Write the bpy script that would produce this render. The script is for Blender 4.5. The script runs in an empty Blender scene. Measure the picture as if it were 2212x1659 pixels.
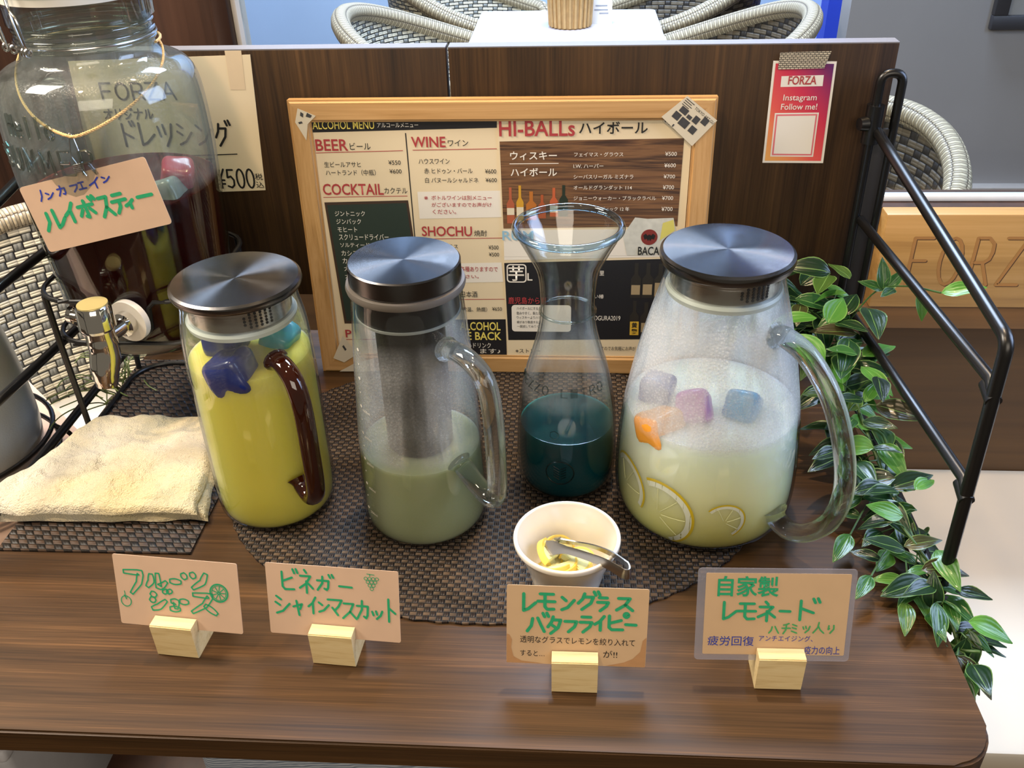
import bpy, bmesh, math, random
from mathutils import Vector, Matrix
S = bpy.context.scene
COL = S.collection
PI = math.pi

def C(h, a=1.0):
    h = h.lstrip('#'); o = []
    for i in (0, 2, 4):
        c = int(h[i:i+2], 16)/255
        o.append(c/12.92 if c <= .04045 else ((c+.055)/1.055)**2.4)
    return (o[0], o[1], o[2], a)

# ------------------------------------------------------------------ camera
cam_d = bpy.data.cameras.new('camera'); cam = bpy.data.objects.new('camera', cam_d); COL.objects.link(cam)
cam_d.sensor_width = 36; cam_d.lens = 36*2000/2212; cam_d.clip_start = .02
cam.matrix_world = Matrix(((.99799, -.011513, .062316, 0), (.058625, .541089, -.83892, 0), (-.02406, .840887, .540676, .6), (0, 0, 0, 1)))
S.camera = cam
# ------------------------------------------------------------------ view, world, lamps
S.view_settings.view_transform = 'Standard'; S.view_settings.look = 'None'
S.view_settings.gamma = 1; S.view_settings.use_curve_mapping = False
S.view_settings.exposure = 0.0
cy = S.cycles
cy.use_denoising = True
cy.max_bounces = 14; cy.transparent_max_bounces = 40; cy.transmission_bounces = 10; cy.glossy_bounces = 5; cy.diffuse_bounces = 3
cy.caustics_reflective = False; cy.caustics_refractive = False
cy.sample_clamp_indirect = 4; cy.blur_glossy = .6
W = bpy.data.worlds.new('world'); S.world = W; W.use_nodes = True
wb = W.node_tree.nodes['Background']; wb.inputs[0].default_value = C('#d9cbb4'); wb.inputs[1].default_value = .25

def lamp(name, kind, loc, target, energy, color, size=.1, size_y=None, angle=None, blend=.4):
    d = bpy.data.lights.new(name, kind); o = bpy.data.objects.new(name, d); COL.objects.link(o)
    o.location = loc; d.energy = energy; d.color = C(color)[:3]
    if kind == 'AREA':
        d.size = size
        if size_y: d.shape = 'RECTANGLE'; d.size_y = size_y
    else:
        d.shadow_soft_size = size
    if kind == 'SPOT': d.spot_size = math.radians(angle or 90); d.spot_blend = blend
    o.rotation_euler = (Vector(target)-Vector(loc)).to_track_quat('-Z', 'Y').to_euler()
    return o
lamp('lamp_ceiling_warm', 'SPOT', (.10, 1.12, 1.75), (0, .6, 0), 80, '#ffdcb0', .035, angle=80, blend=.6)
lamp('lamp_ceiling_front', 'SPOT', (-.55, .10, 1.75), (-.1, .9, .1), 50, '#ffdfb8', .05, angle=85, blend=.6)
lamp('lamp_window_right', 'AREA', (1.75, .75, .95), (0, .8, .05), 38, '#bcd4ff', 1.0, 1.1)
lamp('lamp_window_behind', 'AREA', (.4, -1.6, 1.3), (0, .9, .1), 31, '#fff0dc', 1.8, 1.1)
lamp('lamp_lounge', 'AREA', (.0, 2.9, 2.7), (0, 3.4, -.4), 310, '#d2e3ff', 1.6, 1.0)
lamp('lamp_lounge_left', 'AREA', (-1.3, .7, 1.4), (-.9, 1.4, -.2), 55, '#fff2e0', .6, .6)

# ------------------------------------------------------------------ scene graph helpers
def tag(o, label=None, cat=None, group=None, kind=None):
    if label: o['label'] = label
    if cat: o['category'] = cat
    if group: o['group'] = group
    if kind: o['kind'] = kind
    return o
def thing(name, label, cat, loc=(0, 0, 0), rz=0, group=None):
    o = bpy.data.objects.new(name, None); COL.objects.link(o); o.empty_display_size = .02
    o.location = loc; o.rotation_euler = (0, 0, rz)
    return tag(o, label, cat, group)
def obj(name, bm, mat, parent=None, world=False, smooth=40, recalc=True):
    if recalc: bmesh.ops.recalc_face_normals(bm, faces=bm.faces)
    if world and parent: bmesh.ops.translate(bm, verts=bm.verts, vec=-parent.location)
    off = None
    if not parent:
        lo = Vector([min(v.co[i] for v in bm.verts) for i in range(3)]); hi = Vector([max(v.co[i] for v in bm.verts) for i in range(3)])
        off = Vector(((lo.x+hi.x)/2, (lo.y+hi.y)/2, lo.z)); bmesh.ops.translate(bm, verts=bm.verts, vec=-off)
    me = bpy.data.meshes.new(name); bm.to_mesh(me); bm.free()
    me.materials.append(mat)
    if smooth:
        me.shade_smooth(); me.set_sharp_from_angle(angle=math.radians(smooth))
    o = bpy.data.objects.new(name, me); COL.objects.link(o)
    if parent: o.parent = parent
    else: o.location = off
    return o
def single(name, bm, mat, label, cat, group=None, kind=None, **k):
    return tag(obj(name, bm, mat, None, **k), label, cat, group, kind)
def struct(name, bm, mat, **k):
    return tag(obj(name, bm, mat, None, **k), kind='structure')
def copy_tree(o, parent=None):
    c = o.copy(); COL.objects.link(c); c.parent = parent
    for ch in list(o.children): copy_tree(ch, c)
    return c

# ------------------------------------------------------------------ mesh helpers
def nb(): return bmesh.new()
def box(bm, lo, hi, bev=0, seg=2, M=None):
    vs = [bm.verts.new((x, y, z)) for z in (lo[2], hi[2]) for y in (lo[1], hi[1]) for x in (lo[0], hi[0])]
    fs = [bm.faces.new([vs[i] for i in f]) for f in ((0, 2, 3, 1), (4, 5, 7, 6), (0, 1, 5, 4), (2, 6, 7, 3), (0, 4, 6, 2), (1, 3, 7, 5))]
    if bev:
        es = list({e for f in fs for e in f.edges})
        r = bmesh.ops.bevel(bm, geom=es, offset=bev, segments=seg, affect='EDGES', profile=.5)
        vs = list({v for f in r['faces'] for v in f.verts} | {v for v in vs if v.is_valid})
    if M is not None: bmesh.ops.transform(bm, matrix=M, verts=[v for v in vs if v.is_valid])
    return bm
def lathe(bm, prof, seg=64, closed=False, capb=False, capt=False, M=None):
    rings = []
    new = []
    for r, z in prof:
        if r < 1e-6:
            v = bm.verts.new((0, 0, z)); rings.append([v]); new.append(v)
        else:
            rg = [bm.verts.new((r*math.cos(2*PI*i/seg), r*math.sin(2*PI*i/seg), z)) for i in range(seg)]; rings.append(rg); new += rg
    n = len(rings)
    for k in range(n if closed else n-1):
        a, b = rings[k], rings[(k+1) % n]
        for i in range(seg):
            j = (i+1) % seg
            if len(a) == 1 and len(b) == 1: break
            if len(a) == 1: bm.faces.new((a[0], b[i], b[j]))
            elif len(b) == 1: bm.faces.new((a[i], a[j], b[0]))
            else: bm.faces.new((a[i], a[j], b[j], b[i]))
    if capb and len(rings[0]) > 1: bm.faces.new(rings[0][::-1])
    if capt and len(rings[-1]) > 1: bm.faces.new(rings[-1])
    if M is not None: bmesh.ops.transform(bm, matrix=M, verts=new)
    return bm
def smooth_path(pts, n=6, closed=False):
    P = [Vector(p) for p in pts]; out = []
    m = len(P)
    for i in range(m if closed else m-1):
        p1, p2 = P[i], P[(i+1) % m]
        p0 = P[i-1] if (i > 0 or closed) else p1*2-p2
        p3 = P[(i+2) % m] if (i+2 < m or closed) else p2*2-p1
        for k in range(n):
            t = k/n
            out.append(.5*((2*p1)+(p2-p0)*t+(2*p0-5*p1+4*p2-p3)*t*t+(3*p1-p0-3*p2+p3)*t**3))
    if not closed: out.append(P[-1])
    return out
def tube(bm, pts, r, seg=10, closed=False, caps=True, flat=1.0):
    P = [Vector(p) for p in pts]; n = len(P)
    R = r if isinstance(r, (list, tuple)) else [r]*n
    T = []
    for i in range(n):
        a = P[i-1] if (i > 0 or closed) else P[i]; b = P[(i+1) % n] if (i < n-1 or closed) else P[i]
        t = b-a
        T.append(t.normalized() if t.length > 1e-9 else Vector((0, 0, 1)))
    ref = Vector((0, 0, 1)) if abs(T[0].z) < .9 else Vector((1, 0, 0))
    N = (ref-T[0]*ref.dot(T[0])).normalized(); rings = []
    for i in range(n):
        N = (N-T[i]*N.dot(T[i])).normalized(); B = T[i].cross(N)
        rings.append([bm.verts.new(P[i]+N*(R[i]*math.cos(2*PI*k/seg))+B*(R[i]*flat*math.sin(2*PI*k/seg))) for k in range(seg)])
    for i in range(n if closed else n-1):
        a, b = rings[i], rings[(i+1) % n]
        for k in range(seg):
            j = (k+1) % seg; bm.faces.new((a[k], a[j], b[j], b[k]))
    if caps and not closed:
        bm.faces.new(rings[0][::-1]); bm.faces.new(rings[-1])
    return bm
def rod_path(pts, rad=.01, n=5):
    """polyline with rounded corners"""
    P = [Vector(p) for p in pts]; out = [P[0]]
    for i in range(1, len(P)-1):
        a, b, c = P[i-1], P[i], P[i+1]
        d1 = (a-b); d2 = (c-b); l = min(rad, d1.length*.49, d2.length*.49)
        s = b+d1.normalized()*l; e = b+d2.normalized()*l
        for k in range(n+1):
            t = k/n; out.append(s*(1-t)**2+b*2*t*(1-t)+e*t*t)
    out.append(P[-1]); return out
def prism(bm, poly, M, depth):
    """poly: (u,v) outline; M maps (u,v,w); extruded from w=-depth to 0"""
    a = [bm.verts.new(M @ Vector((u, v, 0))) for u, v in poly]; b = [bm.verts.new(M @ Vector((u, v, -depth))) for u, v in poly]
    bm.faces.new(a); bm.faces.new(b[::-1])
    n = len(a)
    for i in range(n): bm.faces.new((a[i], b[i], b[(i+1) % n], a[(i+1) % n]))
    return bm
def rrect(x0, y0, x1, y1, r, n=6):
    out = []
    for cx, cy_, a0 in ((x1-r, y1-r, 0), (x0+r, y1-r, 90), (x0+r, y0+r, 180), (x1-r, y0+r, 270)):
        for k in range(n+1):
            a = math.radians(a0+90*k/n); out.append((cx+r*math.cos(a), cy_+r*math.sin(a)))
    return out
def frame_mat(O, U, V):
    U = Vector(U).normalized(); V = Vector(V); V = (V-U*V.dot(U)).normalized(); N = U.cross(V)
    return Matrix(((U.x, V.x, N.x, O[0]), (U.y, V.y, N.y, O[1]), (U.z, V.z, N.z, O[2]), (0, 0, 0, 1)))
_tc = {}
def text_mesh(s, weight=0):
    if (s, weight) not in _tc:
        c = bpy.data.curves.new('lettering', 'FONT'); c.body = s; c.offset = weight; c.resolution_u = 3
        o = bpy.data.objects.new('lettering', c); COL.objects.link(o); bpy.context.view_layer.update()
        me = bpy.data.meshes.new_from_object(o.evaluated_get(bpy.context.evaluated_depsgraph_get()))
        bpy.data.objects.remove(o); bpy.data.curves.remove(c)
        _tc[(s, weight)] = me
    return _tc[(s, weight)]
def put_text(bm, s, M, x, y, w, h, weight=.012, lift=.0003, slant=0):
    me = text_mesh(s, weight)
    xs = [v.co.x for v in me.vertices]; ys = [v.co.y for v in me.vertices]
    if not xs: return
    x0, x1, y0, y1 = min(xs), max(xs), min(ys), max(ys)
    n0 = len(bm.verts); bm.from_mesh(me); bm.verts.ensure_lookup_table()
    for v in bm.verts[n0:]:
        a = (v.co.x-x0)/(x1-x0); b = (v.co.y-y0)/(y1-y0)
        v.co = M @ Vector((x+a*w+slant*b*h, y+b*h, lift))
def put_poly(bm, pts, M, lift=.0002):
    bm.faces.new([bm.verts.new(M @ Vector((u, v, lift))) for u, v in pts])
def put_disc(bm, u, v, r, M, lift=.0003, n=24, ry=None):
    put_poly(bm, [(u+r*math.cos(2*PI*k/n), v+(ry or r)*math.sin(2*PI*k/n)) for k in range(n)], M, lift)
def put_line(bm, pts, M, w, lift=.0003):
    for (x0, y0), (x1, y1) in zip(pts[:-1], pts[1:]):
        d = Vector((x1-x0, y1-y0)); L = d.length
        if L < 1e-7: continue
        nx, ny = -d.y/L*w/2, d.x/L*w/2
        put_poly(bm, [(x0+nx, y0+ny), (x0-nx, y0-ny), (x1-nx, y1-ny), (x1+nx, y1+ny)], M, lift)
    for k, (x, y) in enumerate(pts): put_disc(bm, x, y, w/2, M, lift+.00001*(k % 3+1), 10)

DAK = [[(.74, 1.02), (.82, .84)], [(.92, 1.04), (1.0, .86)]]
K = {
'フ': [[(.08, .85), (.92, .85), (.78, .45), (.35, .03)]], 'ル': [[(.28, .85), (.26, .4), (.05, .05)], [(.58, .92), (.58, .08), (.75, .18), (.97, .45)]],
'ー': [[(.05, .55), (.95, .45)]], 'ツ': [[(.1, .8), (.2, .5)], [(.42, .88), (.5, .58)], [(.92, .88), (.78, .4), (.4, .02)]],
'シ': [[(.15, .9), (.42, .74)], [(.08, .6), (.34, .46)], [(.12, .06), (.5, .18), (.92, .55)]], 'ュ': [[(.2, .85), (.68, .85), (.62, .15)], [(.05, .12), (.97, .12)]],
'ス': [[(.15, .88), (.8, .88), (.55, .42), (.06, .03)], [(.55, .42), (.97, .03)]], 'ヒ': [[(.15, .95), (.15, .2), (.3, .06), (.9, .08)], [(.8, .68), (.18, .48)]],
'ネ': [[(.42, .98), (.55, .86)], [(.12, .72), (.82, .72), (.5, .4), (.05, .2)], [(.52, .5), (.52, .0)], [(.66, .4), (.95, .2)]],
'カ': [[(.08, .68), (.85, .68), (.8, .2), (.7, .05), (.55, .14)], [(.45, .96), (.42, .5), (.08, .02)]], 'ャ': [[(.05, .55), (.9, .75), (.7, .42)], [(.38, .95), (.58, .0)]],
'イ': [[(.85, .95), (.5, .6), (.08, .4)], [(.55, .62), (.55, .0)]], 'ン': [[(.1, .85), (.38, .64)], [(.1, .05), (.5, .2), (.95, .68)]],
'マ': [[(.05, .85), (.95, .85), (.72, .5), (.5, .3)], [(.32, .42), (.66, .03)]], 'ッ': [[(.08, .8), (.18, .4)], [(.4, .88), (.48, .5)], [(.92, .9), (.78, .4), (.45, .0)]],
'ト': [[(.3, 1.0), (.3, .0)], [(.34, .6), (.92, .38)]], 'レ': [[(.12, .95), (.12, .05), (.45, .15), (.95, .48)]],
'モ': [[(.15, .92), (.88, .92)], [(.03, .5), (.97, .5)], [(.42, .92), (.42, .2), (.55, .05), (.92, .07)]], 'ク': [[(.38, .98), (.28, .65), (.05, .38)], [(.33, .78), (.85, .78), (.72, .4), (.25, .0)]],
'ラ': [[(.2, .95), (.82, .95)], [(.08, .62), (.92, .62), (.78, .35), (.3, .0)]], 'ハ': [[(.32, .78), (.25, .35), (.03, .03)], [(.6, .82), (.76, .45), (.97, .03)]],
'タ': [[(.4, .98), (.3, .68), (.05, .38)], [(.35, .8), (.92, .8), (.75, .35), (.25, .0)], [(.32, .5), (.68, .3)]], 'チ': [[(.8, .97), (.45, .85), (.2, .82)], [(.05, .52), (.97, .52)], [(.52, .83), (.48, .35), (.2, .0)]],
'ミ': [[(.2, .95), (.85, .8)], [(.2, .6), (.8, .48)], [(.12, .22), (.9, .03)]], '入': [[(.5, .98), (.42, .5), (.03, .02)], [(.48, .62), (.65, .3), (.97, .02)]],
'り': [[(.2, .92), (.15, .45), (.28, .58)], [(.78, .97), (.8, .5), (.4, .0)]], 'ホ': [[(.05, .7), (.95, .7)], [(.5, .97), (.5, .05), (.38, .12)], [(.28, .5), (.06, .2)], [(.72, .5), (.94, .2)]],
'テ': [[(.22, .95), (.8, .95)], [(.03, .62), (.97, .62)], [(.52, .6), (.48, .3), (.2, .0)]], 'ノ': [[(.9, .97), (.65, .4), (.1, .02)]],
'ェ': [[(.15, .9), (.85, .9)], [(.5, .9), (.5, .1)], [(.02, .08), (.98, .08)]], 'リ': [[(.25, .92), (.25, .4)], [(.78, .95), (.78, .45), (.4, .02)]],
'オ': [[(.05, .7), (.95, .7)], [(.62, .97), (.62, .06), (.45, .14)], [(.6, .66), (.32, .3), (.05, .1)]], 'ナ': [[(.05, .65), (.95, .65)], [(.54, .97), (.5, .5), (.2, .02)]],
'ゝ': [[(.4, .6), (.6, .4)]],
'F': [[(.12, 1), (.12, 0)], [(.12, 1), (.9, 1)], [(.12, .52), (.75, .52)]], 'O': [[(.5+.45*math.cos(a*PI/8), .5+.5*math.sin(a*PI/8)) for a in range(17)]],
'R': [[(.12, 0), (.12, 1), (.6, 1), (.85, .88), (.88, .7), (.8, .55), (.6, .48), (.12, .48)], [(.55, .48), (.95, 0)]], 'Z': [[(.05, 1), (.92, 1), (.05, 0), (.95, 0)]],
'A': [[(.03, 0), (.5, 1), (.97, 0)], [(.2, .35), (.8, .35)]], '5': [[(.85, .97), (.22, .97), (.15, .56), (.55, .62), (.85, .42), (.8, .15), (.5, .02), (.08, .1)]],
'0': [[(.5+.42*math.cos(a*PI/8), .5+.5*math.sin(a*PI/8)) for a in range(17)]], '¥': [[(.08, 1), (.5, .55)], [(.95, 1), (.5, .55), (.5, 0)], [(.12, .42), (.9, .42)], [(.12, .22), (.9, .22)]],
}
K.update({'H': [[(.1, 1), (.1, 0)], [(.9, 1), (.9, 0)], [(.1, .5), (.9, .5)]], 'e': [[(.1, .35), (.85, .35), (.75, .6), (.4, .65), (.1, .4), (.2, .08), (.5, 0), (.85, .1)]], 'l': [[(.5, 1), (.5, 0)]],
'o': [[(.5+.38*math.cos(a*PI/6), .32+.32*math.sin(a*PI/6)) for a in range(13)]], 'S': [[(.88, .85), (.6, 1), (.2, .92), (.12, .7), (.4, .53), (.75, .42), (.9, .22), (.6, 0), (.1, .12)]], 'U': [[(.1, 1), (.1, .3), (.3, .02), (.7, .02), (.9, .3), (.9, 1)]],
'M': [[(.05, 0), (.12, 1), (.5, .3), (.88, 1), (.95, 0)]], 'E': [[(.9, 1), (.12, 1), (.12, 0), (.9, 0)], [(.12, .5), (.75, .5)]]})
VOICED = {'ジ': 'シ', 'ビ': 'ヒ', 'ガ': 'カ', 'グ': 'ク', 'バ': 'ハ', 'ド': 'ト', 'ボ': 'ホ'}
for a, b in VOICED.items(): K[a] = [[(x*.84, y*.92) for x, y in s] for s in K[b]]+DAK
K['ピ'] = [[(x*.84, y*.92) for x, y in s] for s in K['ヒ']]+[[(.9+.1*math.cos(a*PI/5), .94+.12*math.sin(a*PI/5)) for a in range(11)]]
K['ィ'] = K['イ']
def put_kana(bm, ch, M, x, y, w, h, pen, hollow=False):
    for k, s in enumerate(K[ch]):
        pts = [(x+a*w, y+b*h) for a, b in s]
        if hollow and len(pts) >= 2:
            # bubble letter: the outline drawn around the whole stroke
            sp_ = [Vector((x_, y_)) for x_, y_ in pts]; q_ = []
            for p0, p1 in zip(sp_[:-1], sp_[1:]): q_ += [p0.lerp(p1, e/6) for e in range(6)]
            q_.append(sp_[-1]); n_ = len(q_); Lh, Rh = [], []
            for e in range(n_):
                d = (q_[min(e+1, n_-1)]-q_[max(e-1, 0)]).normalized(); nv = Vector((-d.y, d.x)); f_ = e/(n_-1)
                wd = .0026*(.35+.65*math.sin(PI*min(1, .12+f_*.80)))
                Lh.append(q_[e]+nv*wd); Rh.append(q_[e]-nv*wd)
            loop = [tuple(v_) for v_ in Lh+Rh[::-1]+[Lh[0]]]
            put_line(bm, loop, M, pen, .0003+.00001*k)
        else:
            put_line(bm, pts, M, pen, .0003+.00002*k)

# ------------------------------------------------------------------ materials
class NT:
    def __init__(s, name):
        s.m = bpy.data.materials.new(name); s.m.use_nodes = True; s.t = s.m.node_tree; s.t.nodes.clear()
        s.out = s.n('ShaderNodeOutputMaterial')
    def n(s, ty, **k):
        x = s.t.nodes.new(ty)
        for a, b in k.items(): setattr(x, a, b)
        return x
    def l(s, a, b): s.t.links.new(a, b)
    def set(s, sock, v):
        if hasattr(v, 'is_output') or isinstance(v, bpy.types.NodeSocket): s.l(v, sock)
        else: sock.default_value = v
    def math(s, op, a, b=None, c=None):
        x = s.n('ShaderNodeMath', operation=op)
        for i, v in enumerate((a, b, c)):
            if v is not None: s.set(x.inputs[i], v)
        return x.outputs[0]
    def mix(s, f, a, b):
        x = s.n('ShaderNodeMix', data_type='RGBA'); s.set(x.inputs[0], f); s.set(x.inputs[6], a); s.set(x.inputs[7], b); return x.outputs[2]
    def mixs(s, f, a, b):
        x = s.n('ShaderNodeMixShader'); s.set(x.inputs[0], f); s.l(a, x.inputs[1]); s.l(b, x.inputs[2]); return x.outputs[0]
    def coord(s, kind='Object', scale=(1, 1, 1), rot=(0, 0, 0), loc=(0, 0, 0)):
        c = s.n('ShaderNodeTexCoord'); m = s.n('ShaderNodeMapping'); s.l(c.outputs[kind], m.inputs[0])
        m.inputs['Scale'].default_value = scale; m.inputs['Rotation'].default_value = rot; m.inputs['Location'].default_value = loc
        return m.outputs[0]
    def noise(s, vec, scale=5, detail=4, rough=.5, dist=0):
        x = s.n('ShaderNodeTexNoise'); s.l(vec, x.inputs['Vector'])
        for k, v in (('Scale', scale), ('Detail', detail), ('Roughness', rough), ('Distortion', dist)): x.inputs[k].default_value = v
        return x.outputs[0]
    def vor(s, vec, scale, out='Distance', feature='F1'):
        x = s.n('ShaderNodeTexVoronoi', feature=feature); s.l(vec, x.inputs['Vector']); x.inputs['Scale'].default_value = scale; return x.outputs[out]
    def ramp(s, f, stops):
        x = s.n('ShaderNodeValToRGB'); s.set(x.inputs[0], f); e = x.color_ramp.elements
        while len(e) < len(stops): e.new(.5)
        for q, (p, c) in zip(e, stops): q.position = p; q.color = c if len(c) == 4 else (*c, 1)
        return x.outputs[0]
    def bump(s, h, strength=.3, dist=.001):
        x = s.n('ShaderNodeBump'); s.set(x.inputs['Height'], h); x.inputs['Strength'].default_value = strength; x.inputs['Distance'].default_value = dist; return x.outputs[0]
    def pr(s, **k):
        x = s.n('ShaderNodeBsdfPrincipled')
        for a, v in k.items(): s.set(x.inputs[a.replace('_', ' ')], v)
        return x
    def end(s, sh): s.l(sh, s.out.inputs[0]); return s.m
_mc = {}
def plain(col, rough=.5, metal=0, var=.08, scale=40, bump=0, bscale=200, **k):
    key = (col, rough, metal, var, scale, bump, bscale, tuple(k.items()))
    if key in _mc: return _mc[key]
    t = NT('plain_'+col.strip('#')); v = t.coord(); n = t.noise(v, scale, 4)
    c = C(col); a = tuple(x*(1-var) for x in c[:3])+(1,); b = tuple(min(1, x*(1+var)) for x in c[:3])+(1,)
    p = t.pr(Base_Color=t.mix(n, a, b), Roughness=rough, Metallic=metal, **k)
    if bump: t.l(t.bump(t.noise(v, bscale, 3), bump), p.inputs['Normal'])
    _mc[key] = t.end(p.outputs[0]); return _mc[key]
def wood(name, cols, axis=0, grain=26, along=1.2, rough=.35, bump=.05, coat=0, fine=7, share=.28, spec=.5):
    t = NT(name); sc = [grain]*3; sc[axis] = along; v = t.coord(scale=sc)
    n1 = t.noise(v, 1, 5, .55, 1.2)
    sf = [grain*fine]*3; sf[axis] = along*3 if fine < 12 else along*10; n2 = t.noise(t.coord(scale=sf), 1, 3, .6)
    f = t.math('ADD', t.math('MULTIPLY', n1, 1-share), t.math('MULTIPLY', n2, share))
    k = len(cols); c = t.ramp(f, [(.3+.4*i/(k-1), C(x)) for i, x in enumerate(cols)])
    p = t.pr(Base_Color=c, Roughness=t.math('ADD', t.math('MULTIPLY', n2, .12), rough-.06), Coat_Weight=coat, Coat_Roughness=.2, Specular_IOR_Level=spec)
    if bump: t.l(t.bump(f, bump, .0006), p.inputs['Normal'])
    return t.end(p.outputs[0])
def weave(name, pitch, hcol, vcol, gap, kind='basket', coord='Object', shear=0, rough=.55, bump=1.0, depth=.0015, aspect=1, hcol2=None, fill=1.0, groove=.14):
    t = NT(name); c = t.n('ShaderNodeTexCoord'); s = t.n('ShaderNodeSeparateXYZ'); t.l(c.outputs[coord], s.inputs[0])
    x = t.math('DIVIDE', s.outputs[0], pitch); y = t.math('DIVIDE', s.outputs[1], pitch*aspect)
    if shear: x = t.math('ADD', x, t.math('MULTIPLY', y, shear))
    fx, fy = t.math('FLOOR', x), t.math('FLOOR', y)
    a = t.math('SUBTRACT', t.math('FRACT', x), .5); b = t.math('SUBTRACT', t.math('FRACT', y), .5)
    if kind == 'basket': par = t.math('FLOORED_MODULO', t.math('ADD', fx, fy), 2.0)
    else: par = t.math('GREATER_THAN', t.math('FLOORED_MODULO', t.math('ADD', fx, fy), 3.0), 1.5)
    def strand(across, along):
        d = t.math('MAXIMUM', 0.0, t.math('SUBTRACT', 1, t.math('POWER', t.math('MULTIPLY', t.math('ABSOLUTE', across), 2.0/fill), 4.0)))
        e = t.math('SUBTRACT', 1, t.math('MULTIPLY', t.math('POWER', t.math('MULTIPLY', t.math('ABSOLUTE', along), 2.0), 2.0), .55))
        st = t.math('ADD', 1-groove, t.math('MULTIPLY', t.math('ABSOLUTE', t.math('SINE', t.math('MULTIPLY', across, 6.2832))), groove))
        return t.math('MULTIPLY', t.math('MULTIPLY', d, e), st)
    h = t.math('ADD', t.math('MULTIPLY', strand(b, a), t.math('SUBTRACT', 1, par)), t.math('MULTIPLY', strand(a, b), par))
    n = t.noise(t.coord(coord), 60 if coord == 'Object' else 30, 3)
    hc = t.mix(n, C(hcol), C(hcol2 or hcol))
    col = t.mix(par, hc, C(vcol))
    g = t.ramp(h, [(.12, (0, 0, 0)), (.5, (1, 1, 1))])
    col = t.mix(g, C(gap), col)
    p = t.pr(Base_Color=col, Roughness=rough); t.l(t.bump(h, bump, depth), p.inputs['Normal'])
    return t.end(p.outputs[0])
def thin_glass(name, tint='#fcfefe', edge='#c4d0d2', gloss_rough=.03, dew_haze=None, refl=1.0):
    """clear thin-walled glass; dew=(z0,z1,amount) is a band of condensation on the wall, on the tea jar painted haze"""
    t = NT(name); lw = t.n('ShaderNodeLayerWeight'); lw.inputs[0].default_value = .5
    fac = lw.outputs['Facing']
    tr = t.n('ShaderNodeBsdfTransparent'); t.l(t.mix(t.math('POWER', fac, 4.0), C(tint), C(edge)), tr.inputs[0])
    gl = t.n('ShaderNodeBsdfGlossy'); gl.inputs['Roughness'].default_value = gloss_rough
    fr = t.math('MULTIPLY', t.math('ADD', .045, t.math('MULTIPLY', .75, t.math('POWER', fac, 4.0))), refl)
    sh = t.mixs(fr, tr.outputs[0], gl.outputs[0])
    if dew_haze:
        z0, z1, amt = dew_haze; v = t.coord()
        sz = t.n('ShaderNodeSeparateXYZ'); t.l(v, sz.inputs[0])
        band = t.math('MULTIPLY', t.math('SMOOTH_MIN', 1.0, t.math('MAXIMUM', 0.0, t.math('DIVIDE', t.math('SUBTRACT', sz.outputs[2], z0), .012)), .1),
                      t.math('SMOOTH_MIN', 1.0, t.math('MAXIMUM', 0.0, t.math('DIVIDE', t.math('SUBTRACT', z1, sz.outputs[2]), .03)), .1))
        big = t.ramp(t.noise(v, 16, 2), [(.32, (.45, .45, .45)), (.62, (1, 1, 1))])
        dr = t.ramp(t.vor(v, 420), [(.12, (1, 1, 1)), (.5, (.62, .62, .62))])
        run = t.ramp(t.noise(t.coord(scale=(60, 60, 5)), 1, 2), [(.5, (1, 1, 1)), (.68, (.35, .35, .35))])
        m = t.math('MULTIPLY', t.math('MULTIPLY', t.math('MULTIPLY', band, big), t.math('MULTIPLY', dr, run)), amt)
        bp = t.bump(t.math('SUBTRACT', 1, t.vor(v, 420)), .45, .0008)
        df = t.n('ShaderNodeBsdfDiffuse'); df.inputs[0].default_value = C('#f2f4f6'); t.l(bp, df.inputs['Normal'])
        tl = t.n('ShaderNodeBsdfTranslucent'); tl.inputs[0].default_value = C('#f2f4f6'); t.l(bp, tl.inputs['Normal'])
        g2 = t.n('ShaderNodeBsdfGlossy'); g2.inputs['Roughness'].default_value = .18; t.l(bp, g2.inputs['Normal'])
        d = t.mixs(.12, t.mixs(.45, df.outputs[0], tl.outputs[0]), g2.outputs[0])
        sh = t.mixs(m, sh, d)
    return t.end(sh)
def solid_glass(name, col='#ffffff', rough=.0, ior=1.36):
    t = NT(name); p = t.pr(Base_Color=C(col), Roughness=rough, IOR=ior, Transmission_Weight=1.0); return t.end(p.outputs[0])
def liquid(name, col, clear=.15, clearcol=None, trans=.45, top=None, zr=(0, .1)):
    """cloudy drink: part scattering, part see-through"""
    t = NT(name); c = C(col)
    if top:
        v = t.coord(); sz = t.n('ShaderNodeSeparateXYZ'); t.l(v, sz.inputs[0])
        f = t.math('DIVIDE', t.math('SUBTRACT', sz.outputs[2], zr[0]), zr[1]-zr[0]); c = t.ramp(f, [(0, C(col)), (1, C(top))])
    df = t.pr(Base_Color=c, Roughness=.9, Specular_IOR_Level=0.0, Subsurface_Weight=1.0, Subsurface_Radius=(1.0, 1.0, .8), Subsurface_Scale=.03)
    tr = t.n('ShaderNodeBsdfTransparent'); t.set(tr.inputs[0], C(clearcol or col))
    gl = t.n('ShaderNodeBsdfGlossy'); gl.inputs['Roughness'].default_value = .05
    lw = t.n('ShaderNodeLayerWeight'); lw.inputs[0].default_value = .5
    fr = t.math('ADD', .02, t.math('MULTIPLY', .35, t.math('POWER', lw.outputs['Facing'], 5.0)))
    b = t.mixs(clear, df.outputs[0], tr.outputs[0])
    return t.end(t.mixs(fr, b, gl.outputs[0]))
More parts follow.
